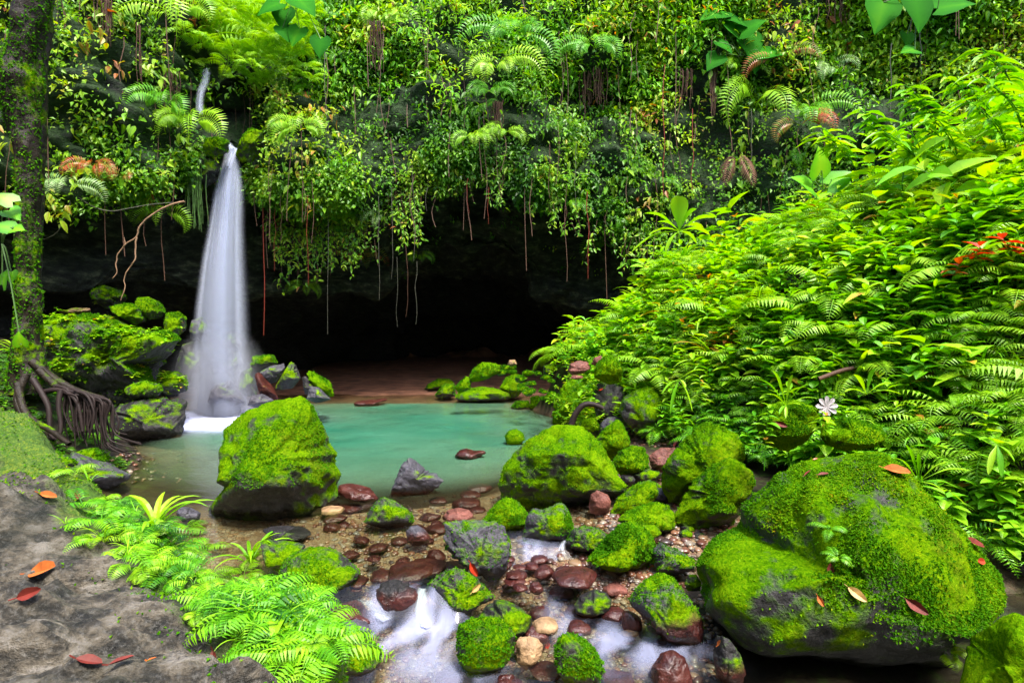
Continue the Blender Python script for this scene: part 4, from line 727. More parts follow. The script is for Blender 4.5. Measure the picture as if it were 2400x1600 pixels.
# ------------------------------------------------------------------ single plants
def place(o, P, rz=0., sc=1., tilt=(0, 0)):
    o.location = Vector(P); o.rotation_euler = (tilt[0], tilt[1], rz); o.scale = (sc,)*3; return o
def plant(name, mbd, mat, P, label, cat, group=None, rz=0., sc=1., tilt=(0, 0)):
    o = mbd.build(name, mat); tag(o, label, cat, group); return place(o, P, rz, sc, tilt)
# proto meshes, shared by repeats
PM = {}
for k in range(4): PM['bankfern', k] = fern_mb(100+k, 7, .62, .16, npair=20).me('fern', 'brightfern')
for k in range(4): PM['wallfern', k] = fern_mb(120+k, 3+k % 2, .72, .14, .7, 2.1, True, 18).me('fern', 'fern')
for k in range(4): PM['seed', k] = seedling_mb(140+k, 11, .5, .2, LF if k % 2 else LW, .6).me('seedling', 'leaf')
for k in range(2): PM['strap', k] = strap_mb(160+k, 16, .55, .035, t0=.6).me('strap_plant', 'leaf')
def rep(name, key, P, label, cat, group, rz, sc, tilt=(0, 0)):
    o = obj(name, PM[key]); tag(o, label, cat, group); return place(o, P, rz, sc, tilt)
r2 = np.random.default_rng(77)
for i, q in enumerate(bank_pts(120, r2, .4)): rep('fern', ('bankfern', i % 4), q[:3], 'bright green fern rising from the leafy carpet of the right bank', 'fern', 'ferns on the right bank', r2.uniform(0, 6.3), r2.uniform(1., 1.9), (r2.normal(.2, .1), r2.normal(0, .15)))
for i, q in enumerate(bank_pts(240, r2, .15)): rep('seedling', ('seed', i % 4), q[:3], 'broad-leaved green seedling standing in the leafy carpet of the right bank', 'seedling', 'broad-leaved seedlings on the right bank', r2.uniform(0, 6.3), r2.uniform(.8, 1.7), (r2.normal(.2, .15), r2.normal(-.1, .15)))
cs_ = np.random.default_rng(4)
for i, q in enumerate(bank_pts(60, cs_, 2.9, 6.5)): rep('shrub_seedling', ('seed', i % 4), q[:3], 'taller leafy shoot standing up along the crest of the right bank', 'seedling', 'tall shoots along the crest of the bank', cs_.uniform(0, 6.3), cs_.uniform(1.6, 2.6), (cs_.normal(.1, .2), cs_.normal(-.2, .2)))
for i, q in enumerate(bank_pts(50, r2, .4)): rep('strap_plant', ('strap', i % 2), q[:3], 'tuft of arching strap leaves in the leafy carpet of the right bank', 'plant', 'strap-leaved tufts on the right bank', r2.uniform(0, 6.3), r2.uniform(1., 1.8), (.2, 0))
for k, (x, y, D) in enumerate([(2150, 250, 9.6), (2250, 215, 9.2), (2330, 170, 8.8), (2060, 300, 10.2), (2200, 320, 9.2), (2310, 290, 8.6), (1960, 330, 10.8), (2120, 340, 9.4), (2345, 240, 8.2)]):
    b = MB(); rk = np.random.default_rng(k+9); q = np.array([(-.12*t*t*3, -.1*t, .75*t-.1*t*t) for t in np.linspace(0, 1, 8)])
    for j in range(3):
        a = rk.uniform(2.2, 4.4); qq = q*np.array([1, 1, rk.uniform(.6, 1)])+np.linspace(0, 1, 8)[:, None]*np.array([math.cos(a)*.5, -.2, 0]); tube(b, qq, .008, 4, .2)
        for m_ in range(11): u = .3+.7*m_/10; o_ = np.array([np.interp(u, np.linspace(0, 1, 8), qq[:, c]) for c in range(3)]); aa_ = m_*2.5+a; b.inst(LN_ if k % 3 else LF, o_, np.array([math.cos(aa_), math.sin(aa_)*.7, .1-.3*rk.random()]), (0, -.2, 1.), rk.uniform(.24, .42), float(np.clip(rk.normal(.55, .15), 0, 1)))
    plant('arching_shrub', b, 'leaf', at(x/.98, (y+50)/.98, D), 'arching long-leaved shrub leaning left from the upper right end of the bank', 'shrub', 'arching shrubs at the upper right')
# fringe hanging over the bank's lower edge
r3 = np.random.default_rng(5); e = bank_pts(420, r3, -.15, .45); e[:, 2] += .15
merged('undergrowth', SD+FS+GS, e, 'leaf', 'darker seedlings and ferns hanging over the lower edge of the right bank', r3, .7, 1.1)
# cliff ferns: random wall ferns
wmask = np.where(sf < .56, 1., 0.); p, n, _ = samp(Vc, cfc, 150, np.random.default_rng(91), wcl)
for i in range(150): rep('fern', ('wallfern', i % 4), p[i]+np.array([0, -.22, 0]), 'green fern drooping from the creeper-covered cliff', 'fern', 'ferns scattered over the cliff face', r2.uniform(-1, 1), r2.uniform(.45, 1.15), (r2.normal(0, .2), r2.normal(0, .35)))
# named ferns: x, y (display), length px, material, seed, label
NF = [(600, 150, 95, 'brightfern', 'broad-fronded fern with paired yellow-green fronds right of the chute above the fall', 5),
      (1140, 160, 100, 'brightfern', 'spreading bright fern with three fronds at the top centre of the cliff', 6),
      (1130, 215, 60, 'fern', 'pale leafy rosette on top of the short brown root stump at the upper centre', 7),
      (690, 300, 90, 'brightfern', 'tall narrow ladder fern hanging right of the fall top', 6),
      (885, 500, 60, 'palefern', 'whitish fern dangling on a thin vine in front of the cave', 5),
      (738, 505, 55, 'brightfern', 'single bright fern dangling highest at the left of the cave mouth', 4),
      (785, 530, 45, 'fern', 'small grey-green fern dangling right of the bright one at the cave mouth', 4),
      (815, 590, 60, 'redfern', 'rusty red and green fern dangling lowest in the cave mouth cluster', 5),
      (700, 660, 45, 'brightfern', 'lone little fern on the ledge low at the left of the cave', 6),
      (962, 590, 45, 'fern', 'round green fern tuft hanging in the middle of the cave mouth', 6),
      (1180, 90, 110, 'fern', 'long dark hanging fern under the bushes at the top centre', 6),
      (1365, 110, 95, 'fern', 'pale green hanging fern above the brown root curtain at the upper right centre', 6),
      (880, 40, 80, 'brightfern', 'arching yellow-green fern at the top edge above the red hanging roots', 5),
      (1085, 320, 60, 'brightfern', 'bright fern above the arch, left of its twin', 6),
      (1155, 310, 55, 'brightfern', 'bright fern above the arch, right of its twin', 6),
      (1735, 245, 120, 'brightfern', 'large yellow-green fern on the right cliff beside the brown dead frond', 7),
      (1845, 265, 90, 'fern', 'blue-green drooping fern right of the large yellow fern', 6),
      (1700, 165, 70, 'brightfern', 'single pale arching frond under the heart leaves of the right cliff', 3),
      (1905, 165, 60, 'palefern', 'pale little fern high on the right cliff', 4),
      (1790, 140, 75, 'redfern', 'orange-tipped fern frond high on the right cliff', 3),
      (1310, 470, 55, 'fern', 'fern hanging alone at the right of the cave arch', 6),
      (1400, 570, 70, 'fern', 'fern sprouting from the rock just left of the planted bank', 6),
      (1840, 290, 80, 'redfern', 'orange withering frond low on the right cliff', 3),
      (155, 430, 70, 'palefern', 'pale striped fern under the overhang right of the tree', 5),
      (215, 385, 60, 'redfern', 'green and rust fern in the middle of the three under the left overhang', 5),
      (285, 410, 60, 'redfern', 'bright red young fern under the left overhang', 4),
      (365, 500, 85, 'brightfern', 'bright fern at the end of the bare pale branch left of the fall', 4),
      (460, 95, 150, 'brightfern', 'long arching frond pointing down right towards the chute', 3),
      (440, 290, 110, 'brightfern', 'arching fern at the left edge of the fall top', 6),
      (385, 240, 90, 'fern', 'mid-green fern among roots left of the chute', 6),
      (530, 130, 70, 'brightfern', 'sunlit fern in the gap above the chute', 6),
      (590, 65, 110, 'brightfern', 'sunlit fern at the top edge right of the gap', 7),
      (410, 45, 120, 'brightfern', 'sunlit fern at the top edge left of the gap', 7)]
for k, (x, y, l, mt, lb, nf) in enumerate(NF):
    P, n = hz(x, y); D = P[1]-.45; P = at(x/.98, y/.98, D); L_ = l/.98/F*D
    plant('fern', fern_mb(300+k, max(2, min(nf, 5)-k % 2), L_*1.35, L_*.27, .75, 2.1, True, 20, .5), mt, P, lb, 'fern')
# strap plants on the cliff
for x, y, l, lb in [(790, 385, 60, 'drooping dark strap-leaved plant on the cliff between fall and cave'), (1500, 10, 80, 'strap-leaved plant at the top edge of the cliff, right of centre'), (40, 85, 50, 'small palm-like tuft on the left tree trunk')]:
    P, n = hz(x, y); P = at(x/.98, y/.98, P[1]-.3); plant('strap_plant', strap_mb(int(x), 14, l/.98/F*P[1]*1.2, .045, .9, 2.4), 'fern', P, lb, 'plant')
# heart-leaved climbers
def heart_plant(leaves, base, label, mat='bigleaf', D=None, name='heart_leaf_plant'):
    B0, n = hz(*base); D = D or B0[1]-.5; o = empty(name, at(base[0]/.98, base[1]/.98, D), label, 'plant'); o0 = np.array(o.location)
    for (x, y, l, ang) in leaves:
        P = at(x/.98, y/.98, D-rng.uniform(0, .25))-o0; b = MB(); d = np.array([math.cos(R(ang)), -.35, math.sin(R(ang))]); s_ = l/.98/F*D
        b.inst(HEART, -norm(d)*s_*.4, d, (0.15, -.9, .75), s_, rng.uniform(.0, .3)); lf = b.build('leaf', mat, o, True); lf.location = Vector(P)
        st_ = MB(); mid = P*.5+np.array([0, 0, .12]); q = smooth_path([np.zeros(3), mid, P-norm(d)*s_*.4], 5); tube(st_, q, .008, 4); st_.build('stalk', 'stem', o)
heart_plant([(1725, 60, 55, 30), (1695, 70, 60, -60), (1725, 103, 68, -80), (1640, 30, 60, -160), (1770, 120, 62, 0), (1640, 140, 45, -130), (1665, 105, 40, -40), (1690, 45, 50, 170), (1735, 145, 40, -90)], (1700, 130), 'climber with large heart-shaped leaves below the top edge, right of centre')
heart_plant([(2025, 30, 80, -110), (2110, 22, 82, -85), (2190, 10, 75, 10), (2085, 90, 35, -95), (2090, 115, 38, -170)], (2120, -10), 'climber with the three largest heart-shaped leaves hanging from the top right edge', D=9.)
heart_plant([(700, 10, 60, -40), (650, 40, 50, -90), (680, 80, 45, -110), (735, 105, 45, -90), (620, 15, 55, -150), (655, 75, 40, -60)], (680, -20), 'dark round-leaved climber hanging at the top edge above the gap', D=12.)
heart_plant([(1885, 375, 60, 95), (1930, 410, 60, 30), (1850, 420, 60, 150)], (1890, 440), 'broad upright glossy leaf clump at the crest of the bank', 'leaf', D=12.0)
heart_plant([(10, 455, 40, 150), (30, 490, 40, -30), (40, 525, 30, 0), (5, 520, 40, 170), (25, 635, 28, -80), (8, 640, 40, 60), (45, 780, 30, 90)], (5, 560), 'lime-green round-leaved vine at the far left edge in front of the tree', 'leaf', D=6.5)
# big paddle leaves on the bank edge
def paddle(label, base, D, blades):
    o = empty('paddle_leaf_plant', at(base[0]/.98, base[1]/.98, D), label, 'plant'); o0 = np.array(o.location)
    for (x, y, w) in blades:
        P = at(x/.98, y/.98, D-.1)-o0; b = MB(); l = np.linalg.norm(P); mid = P*.55+np.array([0, 0, .12*l])
        q = smooth_path([np.zeros(3), mid, P], 5); b.add(*T_strip(q, w*np.array([.1, .15, .3, .6, .85, 1, 1, .95, .8, .5, .05])), rng.uniform(.35, .85)); b.build('leaf', 'leaf', o, True)
paddle('broad paddle-leaved plant at the upper left corner of the planted bank', (1560, 530), 9.6, [(1555, 450, .30), (1480, 490, .12), (1490, 540, .12), (1600, 480, .22), (1640, 500, .2), (1450, 580, .12), (1530, 580, .12), (1600, 560, .2), (1630, 540, .18), (1510, 510, .1)])
paddle('arching broad leaves hanging in the dark at the lower end of the bank', (2290, 1020), 5.2, [(2270, 1090, .05), (2300, 1095, .05), (2330, 1060, .05), (2250, 1010, .05)])
paddle('ribbed strap leaves hanging in the shade below the bank, left part', (1560, 870), 8.2, [(1540, 950, .06), (1590, 945, .06), (1575, 890, .05), (1620, 850, .06), (1520, 905, .05)])
paddle('young pale palm plant standing on the mossy boulder under the bank', (1805, 930), 6.0, [(1740, 870, .035), (1775, 850, .04), (1820, 860, .04), (1860, 880, .035), (1880, 915, .03), (1760, 905, .035), (1840, 930, .03), (1805, 960, .03), (1790, 950, .03)])
paddle('upright glossy leaf plant above the white dead leaf at the bank', (1990, 905), 6.6, [(1960, 860, .07), (2010, 845, .07), (2050, 880, .07), (1940, 900, .06), (2070, 905, .05)])
paddle('arching leafy shoots over the right flank of the huge boulder', (2110, 1105), 4.9, [(2050, 1050, .03), (2110, 1040, .03), (2180, 1060, .035), (2230, 1080, .035), (2200, 1120, .03), (2220, 1160, .03), (2170, 1130, .03), (2080, 1020, .03), (2150, 1010, .03)])
FINE[0] = False
# ferns on boulder and around the rim of the outcrop
SF = [(2060, 1010, 80, 'fern', 'ferny shoot behind the crown of the huge boulder', 5), (2130, 1070, 110, 'brightfern', 'bright fern with long fronds arching over the right shoulder of the huge boulder', 6),
      (1905, 1225, 40, 'fern', 'upper small fern growing in the middle of the huge boulder', 6), (1925, 1290, 36, 'fern', 'lower small fern growing in the middle of the huge boulder', 6),
      (2170, 1510, 70, 'brightfern', 'small fern hanging at the dark underside of the huge boulder', 3),
      (170, 1100, 70, 'brightfern', 'feathery fern at the back rim of the outcrop beside the hanging roots', 4),
      (290, 1180, 60, 'fern', 'low fern at the back rim of the outcrop', 7), (340, 1240, 75, 'brightfern', 'bright fern in the rim tangle of the outcrop, left part', 7), (420, 1225, 80, 'brightfern', 'wide bright fern behind the rim tangle of the outcrop', 7),
      (400, 1290, 75, 'brightfern', 'lush bright fern in the middle of the outcrop rim', 8), (470, 1270, 80, 'brightfern', 'pale green fern under the strap plant of the outcrop rim', 7), (330, 1330, 60, 'brightfern', 'small yellow-green fern on the near side of the rim', 6),
      (480, 1340, 75, 'brightfern', 'dense fern below the strap plant', 8), (560, 1330, 80, 'brightfern', 'fern spreading right towards the domed rock', 7), (600, 1380, 75, 'brightfern', 'fern overlapping the foot of the domed rock', 8), (540, 1400, 70, 'fern', 'darker fern with serrated fronds low on the outcrop rim', 6),
      (640, 1430, 70, 'brightfern', 'bright fern above the drooping strap leaves', 7), (720, 1500, 60, 'brightfern', 'yellow-green fern at the lower tip of the outcrop', 7), (240, 1160, 50, 'brightfern', 'tiny fern by the orange leaf on the outcrop rim', 6), (450, 1430, 45, 'brightfern', 'sparse small fern on the outcrop face', 5)]
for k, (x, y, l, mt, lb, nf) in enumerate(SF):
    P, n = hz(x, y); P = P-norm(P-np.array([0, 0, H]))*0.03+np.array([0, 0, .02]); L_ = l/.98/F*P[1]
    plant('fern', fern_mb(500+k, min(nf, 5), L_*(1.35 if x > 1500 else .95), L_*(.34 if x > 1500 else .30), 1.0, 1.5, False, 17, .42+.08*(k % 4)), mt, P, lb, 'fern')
for x, y, l, w, nb, lb in [(355, 1220, 110, .028, 9, 'tall strap-leaved plant on the outcrop rim silhouetted against the pool'), (575, 1300, 100, .026, 16, 'spiky strap-leaved plant in the rim tangle beside the domed rock'),
                        (650, 1440, 95, .05, 8, 'drooping broad strap leaves hanging over the lower rim of the outcrop'), (45, 830, 75, .03, 22, 'spiky bright tuft at the foot of the left tree')]:
    P, n = hz(x, y); D = P[1]; dr = 2.6 if 'drooping' in lb else 1.5
    plant('strap_plant', strap_mb(int(x), nb, l/.98/F*D*1.3, w*(1 if D < 4 else 1.4), 1.3, dr, .75), 'leaf', P, lb, 'plant')
r4 = np.random.default_rng(15); pts = []
for i in range(300):
    t = r4.uniform(0, 1)**.5; x = 140+t*590+r4.normal(0, 34); y = 1138+t*345+r4.normal(0, 34)-60*math.sin(t*3.1)*.3; P, n = hz(x, y)
    if P[1] < 4.6: pts.append((*P, 0))
merged('ground_cover', [seedling_mb(k+700, 9, .04, .03, LF, .5) for k in range(2)]+[fern_mb(k+720, 5, .15, .04, npair=13, t0=.3+.1*k) for k in range(4)]+[strap_mb(k+740, 7, .12, .006, t0=.6) for k in range(2)], np.array(pts), 'leaf', 'low leafy tangle along the mossy rim of the outcrop', r4, .7, 1.5)
FINE[0] = False
# tall seedlings pinned by eye
for k, (x, y, h, D, lb) in enumerate([(1755, 1080, 150, 5.6, 'tall leafy seedling rising between the mossy boulders on the right shore'), (1610, 945, 80, 7.4, 'bushy seedling below the bank behind the ridged boulder'), (1895, 1010, 60, 5.7, 'three-leaved seedling under the white dead leaf'), (1550, 780, 110, 9.2, 'slender star-leaved seedling at the left face of the bank'),
                                      (1310, 900, 150, 11.0, 'bright leafy creeper climbing the rock at the tip of the bank')]):
    P = at(x/.98, y/.98, D); hh = h/.98/F*D; plant('seedling', seedling_mb(800+k, 18, hh, .14 if k != 4 else .13, LN_ if k in (1, 3) else LF, .6), 'leaf', P, lb, 'seedling')
# leafy cover at the tip of the bank
tp = np.array([(*at(r4.uniform(1290, 1420), r4.uniform(790, 1010), r4.uniform(10.6, 11.3)), 0) for _ in range(120)])
merged('ground_cover', [seedling_mb(k+760, 8, .10, .09, LW, .7) for k in range(3)], tp, 'leaf', 'bright round-leaved creeper on the rocks at the tip of the bank', r4, .7, 1.2)
# seedlings on the left mound
P0 = []
for i in range(420):
    x = r4.uniform(95, 420); y = r4.uniform(690, 930); P, n = hz(x, y)
    if 9 < P[1] < 13.5 and fbm(P[None]*1.1+4, 2)[0] > -.15: P0.append((*P, 0))
merged('ground_cover', [seedling_mb(k+780, 7, .07, .10, LW, .6) for k in range(3)], np.array(P0), 'leaf', 'small bright seedlings dotted over the left rock mound', r4, .6, 1.2)

P0 = []
for i in range(900):
    x = r4.uniform(-10, 300); y = r4.uniform(790, 1100); P, n = ghit(x/.98, y/.98)
    if P is not None and 6.0 < P[1] < 13.5 and P[2] > .04 and fbm(P[None]*1.3+4, 2)[0] > -.35: P0.append((*P, 0))
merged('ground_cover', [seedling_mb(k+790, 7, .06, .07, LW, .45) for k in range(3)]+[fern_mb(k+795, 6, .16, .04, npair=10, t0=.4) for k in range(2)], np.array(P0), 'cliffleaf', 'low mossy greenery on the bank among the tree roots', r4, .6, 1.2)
# bright jungle above the chute, beyond the notch
def tree(x, y, z, h, seed, label, crown=1.3, mat='leaf', n=1500, lsz=.2):
    o = empty('jungle_tree', (x, y, z), label, 'tree', 'trees beyond the gap above the fall'); rg = np.random.default_rng(seed); b = MB()
    q = smooth_path([(0, 0, -1.), (.1, 0, h*.4), (rg.uniform(-.3, .3), .1, h)], 5); tube(b, q, np.linspace(.10, .03, len(q)), 7)
    for k in range(7):
        a = rg.uniform(0, 6.3); s0 = q[rg.integers(4, len(q))]; tube(b, smooth_path([s0, s0+np.array([math.cos(a)*.5, math.sin(a)*.5, .4]), s0+np.array([math.cos(a)*1.1, math.sin(a)*1.1, .5])], 4), np.linspace(.03, .01, 9), 5)
    b.build('trunk', 'root', o); b = MB(); cc = rg.normal(0, 1, (26, 3))*np.array([crown*.6, crown*.6, crown*.7])+np.array([0, 0, h]); i = rg.integers(0, 26, n); p_ = cc[i]+rg.normal(0, .3, (n, 3))
    b.inst(LF, p_, norm(rg.normal(size=(n, 3))+np.array([0, 0, -.4])), rg.normal(0, .4, (n, 3))+np.array([0, 0, 1.]), lsz*rg.uniform(.6, 1.3, n), np.clip(.65+rg.normal(0, .12, 26)[i]+rg.normal(0, .08, n), 0, 1)); b.build('crown', mat, o)
for k, (x, y, zt, lb) in enumerate([(330, -40, 1, 'leftmost leafy tree beyond the gap'), (420, 40, 1, 'backlit tree left of the sky glimpses'), (500, -10, 1, 'backlit tree standing in the sky gap above the chute'), (590, 50, 1, 'sunlit tree right of the sky gap'), (660, -10, 1, 'sunlit tree at the right end of the gap'), (560, -70, 1, 'high tree cut by the top edge above the gap')]):
    D = 17.+k % 3; P = at(x/.98, y/.98, D); tree(P[0], D, P[2]-2.4, 2.4, 900+k, lb, crown=1.0)
NG = [(x, y) for x in range(330, 720, 34) for y in range(20, 220, 34) if not (440 < x < 520 and y > 130)]
for i, (x, y) in enumerate(NG):
    P = at(x/.98+r2.uniform(-12, 12), y/.98+r2.uniform(-12, 12), 14.0+r2.uniform(-.4, 1.3)); rep('fern', ('bankfern', i % 4), P, 'sunlit fern crowding the gap above the fall', 'fern', 'ferns around the gap above the fall', r2.uniform(0, 6.3), r2.uniform(.8, 1.3), (.3, 0))
# ------------------------------------------------------------------ waterfall
rw = np.random.default_rng(44); o = empty('waterfall', at(510/.98, 960/.98, 13.7), 'tall silky white waterfall dropping from a narrow lip into the pool', 'waterfall'); o0 = np.array(o.location)
ctl = np.array([(330, 522, 8), (345, 536, 9), (370, 530, 13), (400, 526, 23), (450, 521, 32), (520, 515, 38), (600, 508, 49), (700, 503, 60), (800, 500, 68), (900, 500, 76), (958, 505, 90)])
def ribbons(nr, wr, am, seed, spread, hi=1.0, name='stream'):
    rg = np.random.default_rng(seed); Vs, Fs, A, Uc, Tn, n0 = [], [], [], [], [], 0; yy = np.linspace(340, 962, 26); cxs = np.interp(yy, ctl[:, 0], ctl[:, 1]); hw = np.interp(yy, ctl[:, 0], ctl[:, 2])
    for k in range(nr):
        u = np.clip(rg.normal(0, .47), -1.02, 1.02)*spread; dD = rg.uniform(-.5, .5)*(hw/80); y1 = rg.uniform(.55, 1) if rg.random() < .3 else 1.0
        px = (cxs+u*hw)/.98; py = yy/.98; D = 13.7+.5*(1-(yy-340)/620)+dD
        P = np.array([at(a, b_, c) for a, b_, c in zip(px, py, D)]); w = wr*(.35+.65*hw/80)*rg.uniform(.5, 1.5); ang = rg.uniform(-.9, .9); sd_ = np.array([math.cos(ang), math.sin(ang), 0])
        V = np.stack([P-sd_*w[:, None], P, P+sd_*w[:, None]], 1)-o0; t = np.linspace(0, 1, 26); al = am*np.minimum(1, (1-t)*12+.35)*(1.7-1.2*t)*hi*np.where(t > y1, np.clip(1-(t-y1)*5, 0, 1), 1)
        Vs.append(V.reshape(-1, 3)); Fs.append(gridf(26, 3, n0)); n0 += 78; A.append(np.repeat(al, 3)); Uc.append(np.tile([-1., 0, 1.], 26)); Tn.append(np.full(78, rg.random()))
    return obj(name, mesh(name, np.concatenate(Vs), np.concatenate(Fs), M['fall'], True, {'alpha': np.concatenate(A), 'across': np.concatenate(Uc), 'tint': np.concatenate(Tn)}), o)
ribbons(170, .24, .185, 1, .72); ribbons(45, .05, .10, 2, .7)
# upper chute, foam at the foot and small spills
def veil(name, pix, wid, parent, Dd, am=.8, k=5, label=None):
    rg = np.random.default_rng(len(pix)*11+int(wid*1000)); Vs, Fs, A, Uc, Tn, n0 = [], [], [], [], [], 0
    for j in range(k):
        P = smooth_path([at(x/.98, y/.98, d) for (x, y), d in zip(pix, np.linspace(Dd[0], Dd[1], len(pix)))], 5)+rg.normal(0, wid*.25, 3); m = len(P); s_ = np.array([1., rg.uniform(-.4, .4), 0])
        V = np.stack([P-s_*wid*.5, P+np.array([0, -.3*wid, 0]), P+s_*wid*.5], 1); Vs.append(V.reshape(-1, 3)); Fs.append(gridf(m, 3, n0)); n0 += 3*m; A.append(np.full(3*m, am)); Uc.append(np.tile([-1., 0, 1.], m)); Tn.append(np.full(3*m, rg.random()))
    V = np.concatenate(Vs)-(np.array(parent.location) if parent else 0)
    ob = obj(name, mesh(name, V, np.concatenate(Fs), M['fall'], True, {'alpha': np.concatenate(A), 'across': np.concatenate(Uc), 'tint': np.concatenate(Tn)}), parent)
    if label: tag(ob, label, 'cascade')
    return ob
veil('lip', [(520, 325), (532, 338), (541, 345), (536, 360), (528, 385)], .16, o, (14.3, 14.1))
veil('chute', [(476, 165), (472, 190), (462, 215), (459, 245), (460, 262)], .14, None, (14.3, 14.0), .5, 4, 'thin upper trickle of water in the dark cleft above the fall')
veil('cascade', [(975, 1350), (965, 1380), (968, 1410), (975, 1430)], .10, None, (5.1, 4.72), .8, 4, 'narrow white spill between the shiny dark dome and the angular rock')
veil('cascade', [(1300, 1238), (1292, 1250), (1288, 1262)], .05, None, (6.0, 5.85), .6, 3, 'tiny white trickle beside the tooth-shaped rock')
veil('cascade', [(838, 1380), (860, 1400), (880, 1425)], .12, None, (5.0, 4.75), .55, 3, 'faint white spill left of the shiny dark dome')
# mist: one soft volume column round the fall
U, Fq = CS[20]; mv = U.copy(); mv[:, 0] *= 1.25; mv[:, 1] *= .7; mv[:, 2] *= 1.5; mi = obj('mist', mesh('mist', mv, Fq, None, True), o); mi.location = Vector(at(505/.98, 880/.98, 13.6)-o0); mi.data.materials.append(mist_mat('fall_mist', 1.5)); mi['kind'] = 'stuff'

# ------------------------------------------------------------------ tree, roots, vines, branches on the left
tr = empty('mossy_tree', at(65/.98, 800/.98, 8.6), 'mossy tree trunk at the left edge with roots sprawling over the bank', 'tree'); t0 = np.array(tr.location)
def zp(pts, D): D = np.broadcast_to(D, len(pts)); return np.array([at(x/.98, y/.98, d) for (x, y), d in zip(pts, D)])
def trunk_part(pts, rad, D, name='trunk', mat='bark', ns_=28, amp=.07):
    q = smooth_path(zp(pts, D), 14)-t0; rr_ = np.interp(np.linspace(0, 1, len(q)), np.linspace(0, 1, len(rad)), rad); b = MB(); tube(b, q, rr_, ns_); V, Fq, T = b.arr()
    c = np.repeat(q, ns_, 0); nd = norm(V-c); V = V+nd*(fbm(V*np.array([5, 5, 1.6]), 4)*amp+fbm(V*11, 2)*.012)[:, None]; ob = obj(name, mesh(name, V, Fq, M[mat], True), tr); ob['moss'] = .46; ob['waterline'] = -5.; return ob, V, Fq
tk, V, Fq = trunk_part([(95, -60), (70, 60), (45, 180), (55, 300), (66, 420), (66, 600), (62, 740), (66, 830), (70, 900)], [.18, .20, .30, .19, .145, .135, .15, .22, .33], 8.6)
rgt = np.random.default_rng(3)
def wt(m, n): return (fbm(m*1.6+3, 3)+.5 > 0)*1.+.1
p, n, _ = samp(V, Fq, 9000, rgt, wt); b = MB(); b.inst(QL, p, norm(rgt.normal(size=(9000, 3))+np.array([0, -.4, -.2])), rgt.normal(size=(9000, 3))+np.array([0, -1, .5]), rgt.uniform(.02, .055, 9000), np.clip(rgt.normal(.18, .15, 9000), 0, .6)); b.build('moss', 'moss', tr)
trunk_part([(115, -40), (105, 120), (95, 260), (88, 420), (82, 600), (85, 760), (90, 860)], [.07, .08, .09, .09, .09, .1, .14], 8.9, 'stem', amp=.04)
RT = [([(75, 830), (110, 860), (160, 890), (200, 905), (240, 915)], .07, (8.5, 8.4)), ([(90, 850), (150, 905), (190, 930), (215, 945)], .055, (8.4, 8.2)), ([(60, 860), (40, 920), (70, 980), (110, 1020), (140, 1060)], .06, (8.3, 7.6)),
      ([(40, 880), (60, 950), (120, 990), (160, 1020)], .055, (8.2, 7.7)), ([(100, 900), (130, 895), (160, 905), (180, 930), (190, 990)], .04, (8.3, 8.1)), ([(20, 960), (60, 1000), (90, 1040), (130, 1065), (150, 1085)], .05, (7.9, 7.2)), ([(0, 1040), (50, 1050), (95, 1080), (120, 1100)], .04, (7.0, 6.8)),
      ([(75, 870), (110, 930), (115, 990), (125, 1010)], .045, (8.3, 8.0)), ([(140, 895), (135, 930), (140, 985), (128, 1010)], .04, (8.2, 8.0))]
for i, (pts, r, dd_) in enumerate(RT):
    q = smooth_path(zp(pts, np.linspace(dd_[0], dd_[1], len(pts))), 6)-t0; b = MB(); tube(b, q, np.linspace(r, r*.55, len(q)), 8); ob = b.build('root', 'bark' if i < 4 else 'root', tr, True); ob['moss'] = .3; ob['waterline'] = -5.
rr2 = np.random.default_rng(8)
for i in range(46):
    x0 = rr2.uniform(150, 262); y0 = 898+(x0-150)*.28+rr2.uniform(-5, 8); x1 = x0+rr2.uniform(-12, 18); y1 = rr2.uniform(985, 1035); sp = [(x0-22, y0-10), (x0, y0), (x1, (y0+y1)/2), (x1+rr2.uniform(-8, 20), y1)]
    if x1 > 235: sp.append((x1+rr2.uniform(20, 70), y1+rr2.uniform(5, 25)))
    d0 = 8.3+rr2.uniform(-.15, .15); q = smooth_path(zp(sp, np.linspace(d0, d0-.1, len(sp))), 6)-t0; b = MB(); tube(b, q, np.linspace(rr2.uniform(.014, .032), .008, len(q)), 6); b.build('aerial_root', 'root', tr, True)
# bare branch and creeper twigs left of the fall
bo = empty('bare_branch', at(400/.98, 465/.98, 12.2), 'pale bare forked branch hanging under the left overhang beside the fall', 'branch'); b0 = np.array(bo.location)
for pts, r in [([(425, 462), (395, 470), (362, 485), (325, 515), (312, 545), (290, 560), (268, 590), (268, 625), (258, 640)], .022), ([(314, 545), (310, 575), (312, 595), (298, 615), (285, 640), (286, 665), (278, 690)], .018), ([(290, 562), (285, 545)], .01)]:
    b = MB(); q = smooth_path(zp(pts, 12.2), 5)-b0; q = q+fbm(q*9, 2)[:, None]*.015; tube(b, q, np.linspace(r, r*.45, len(q)), 6); b.build('twig', 'palebranch', bo, True)
bo = empty('bare_branch', at(180/.98, 455/.98, 11.8), 'thin grey winding branch stretched under the left overhang', 'branch'); b0 = np.array(bo.location)
for pts, r in [([(175, 450), (215, 475), (255, 485), (300, 478), (345, 470), (400, 465)], .012), ([(165, 455), (150, 500), (130, 535), (100, 550)], .012)]:
    b = MB(); tube(b, smooth_path(zp(pts, 11.8), 5)-b0, np.linspace(r, r*.6, (len(pts)-1)*5+1), 5); b.build('twig', 'greyvine', bo, True)
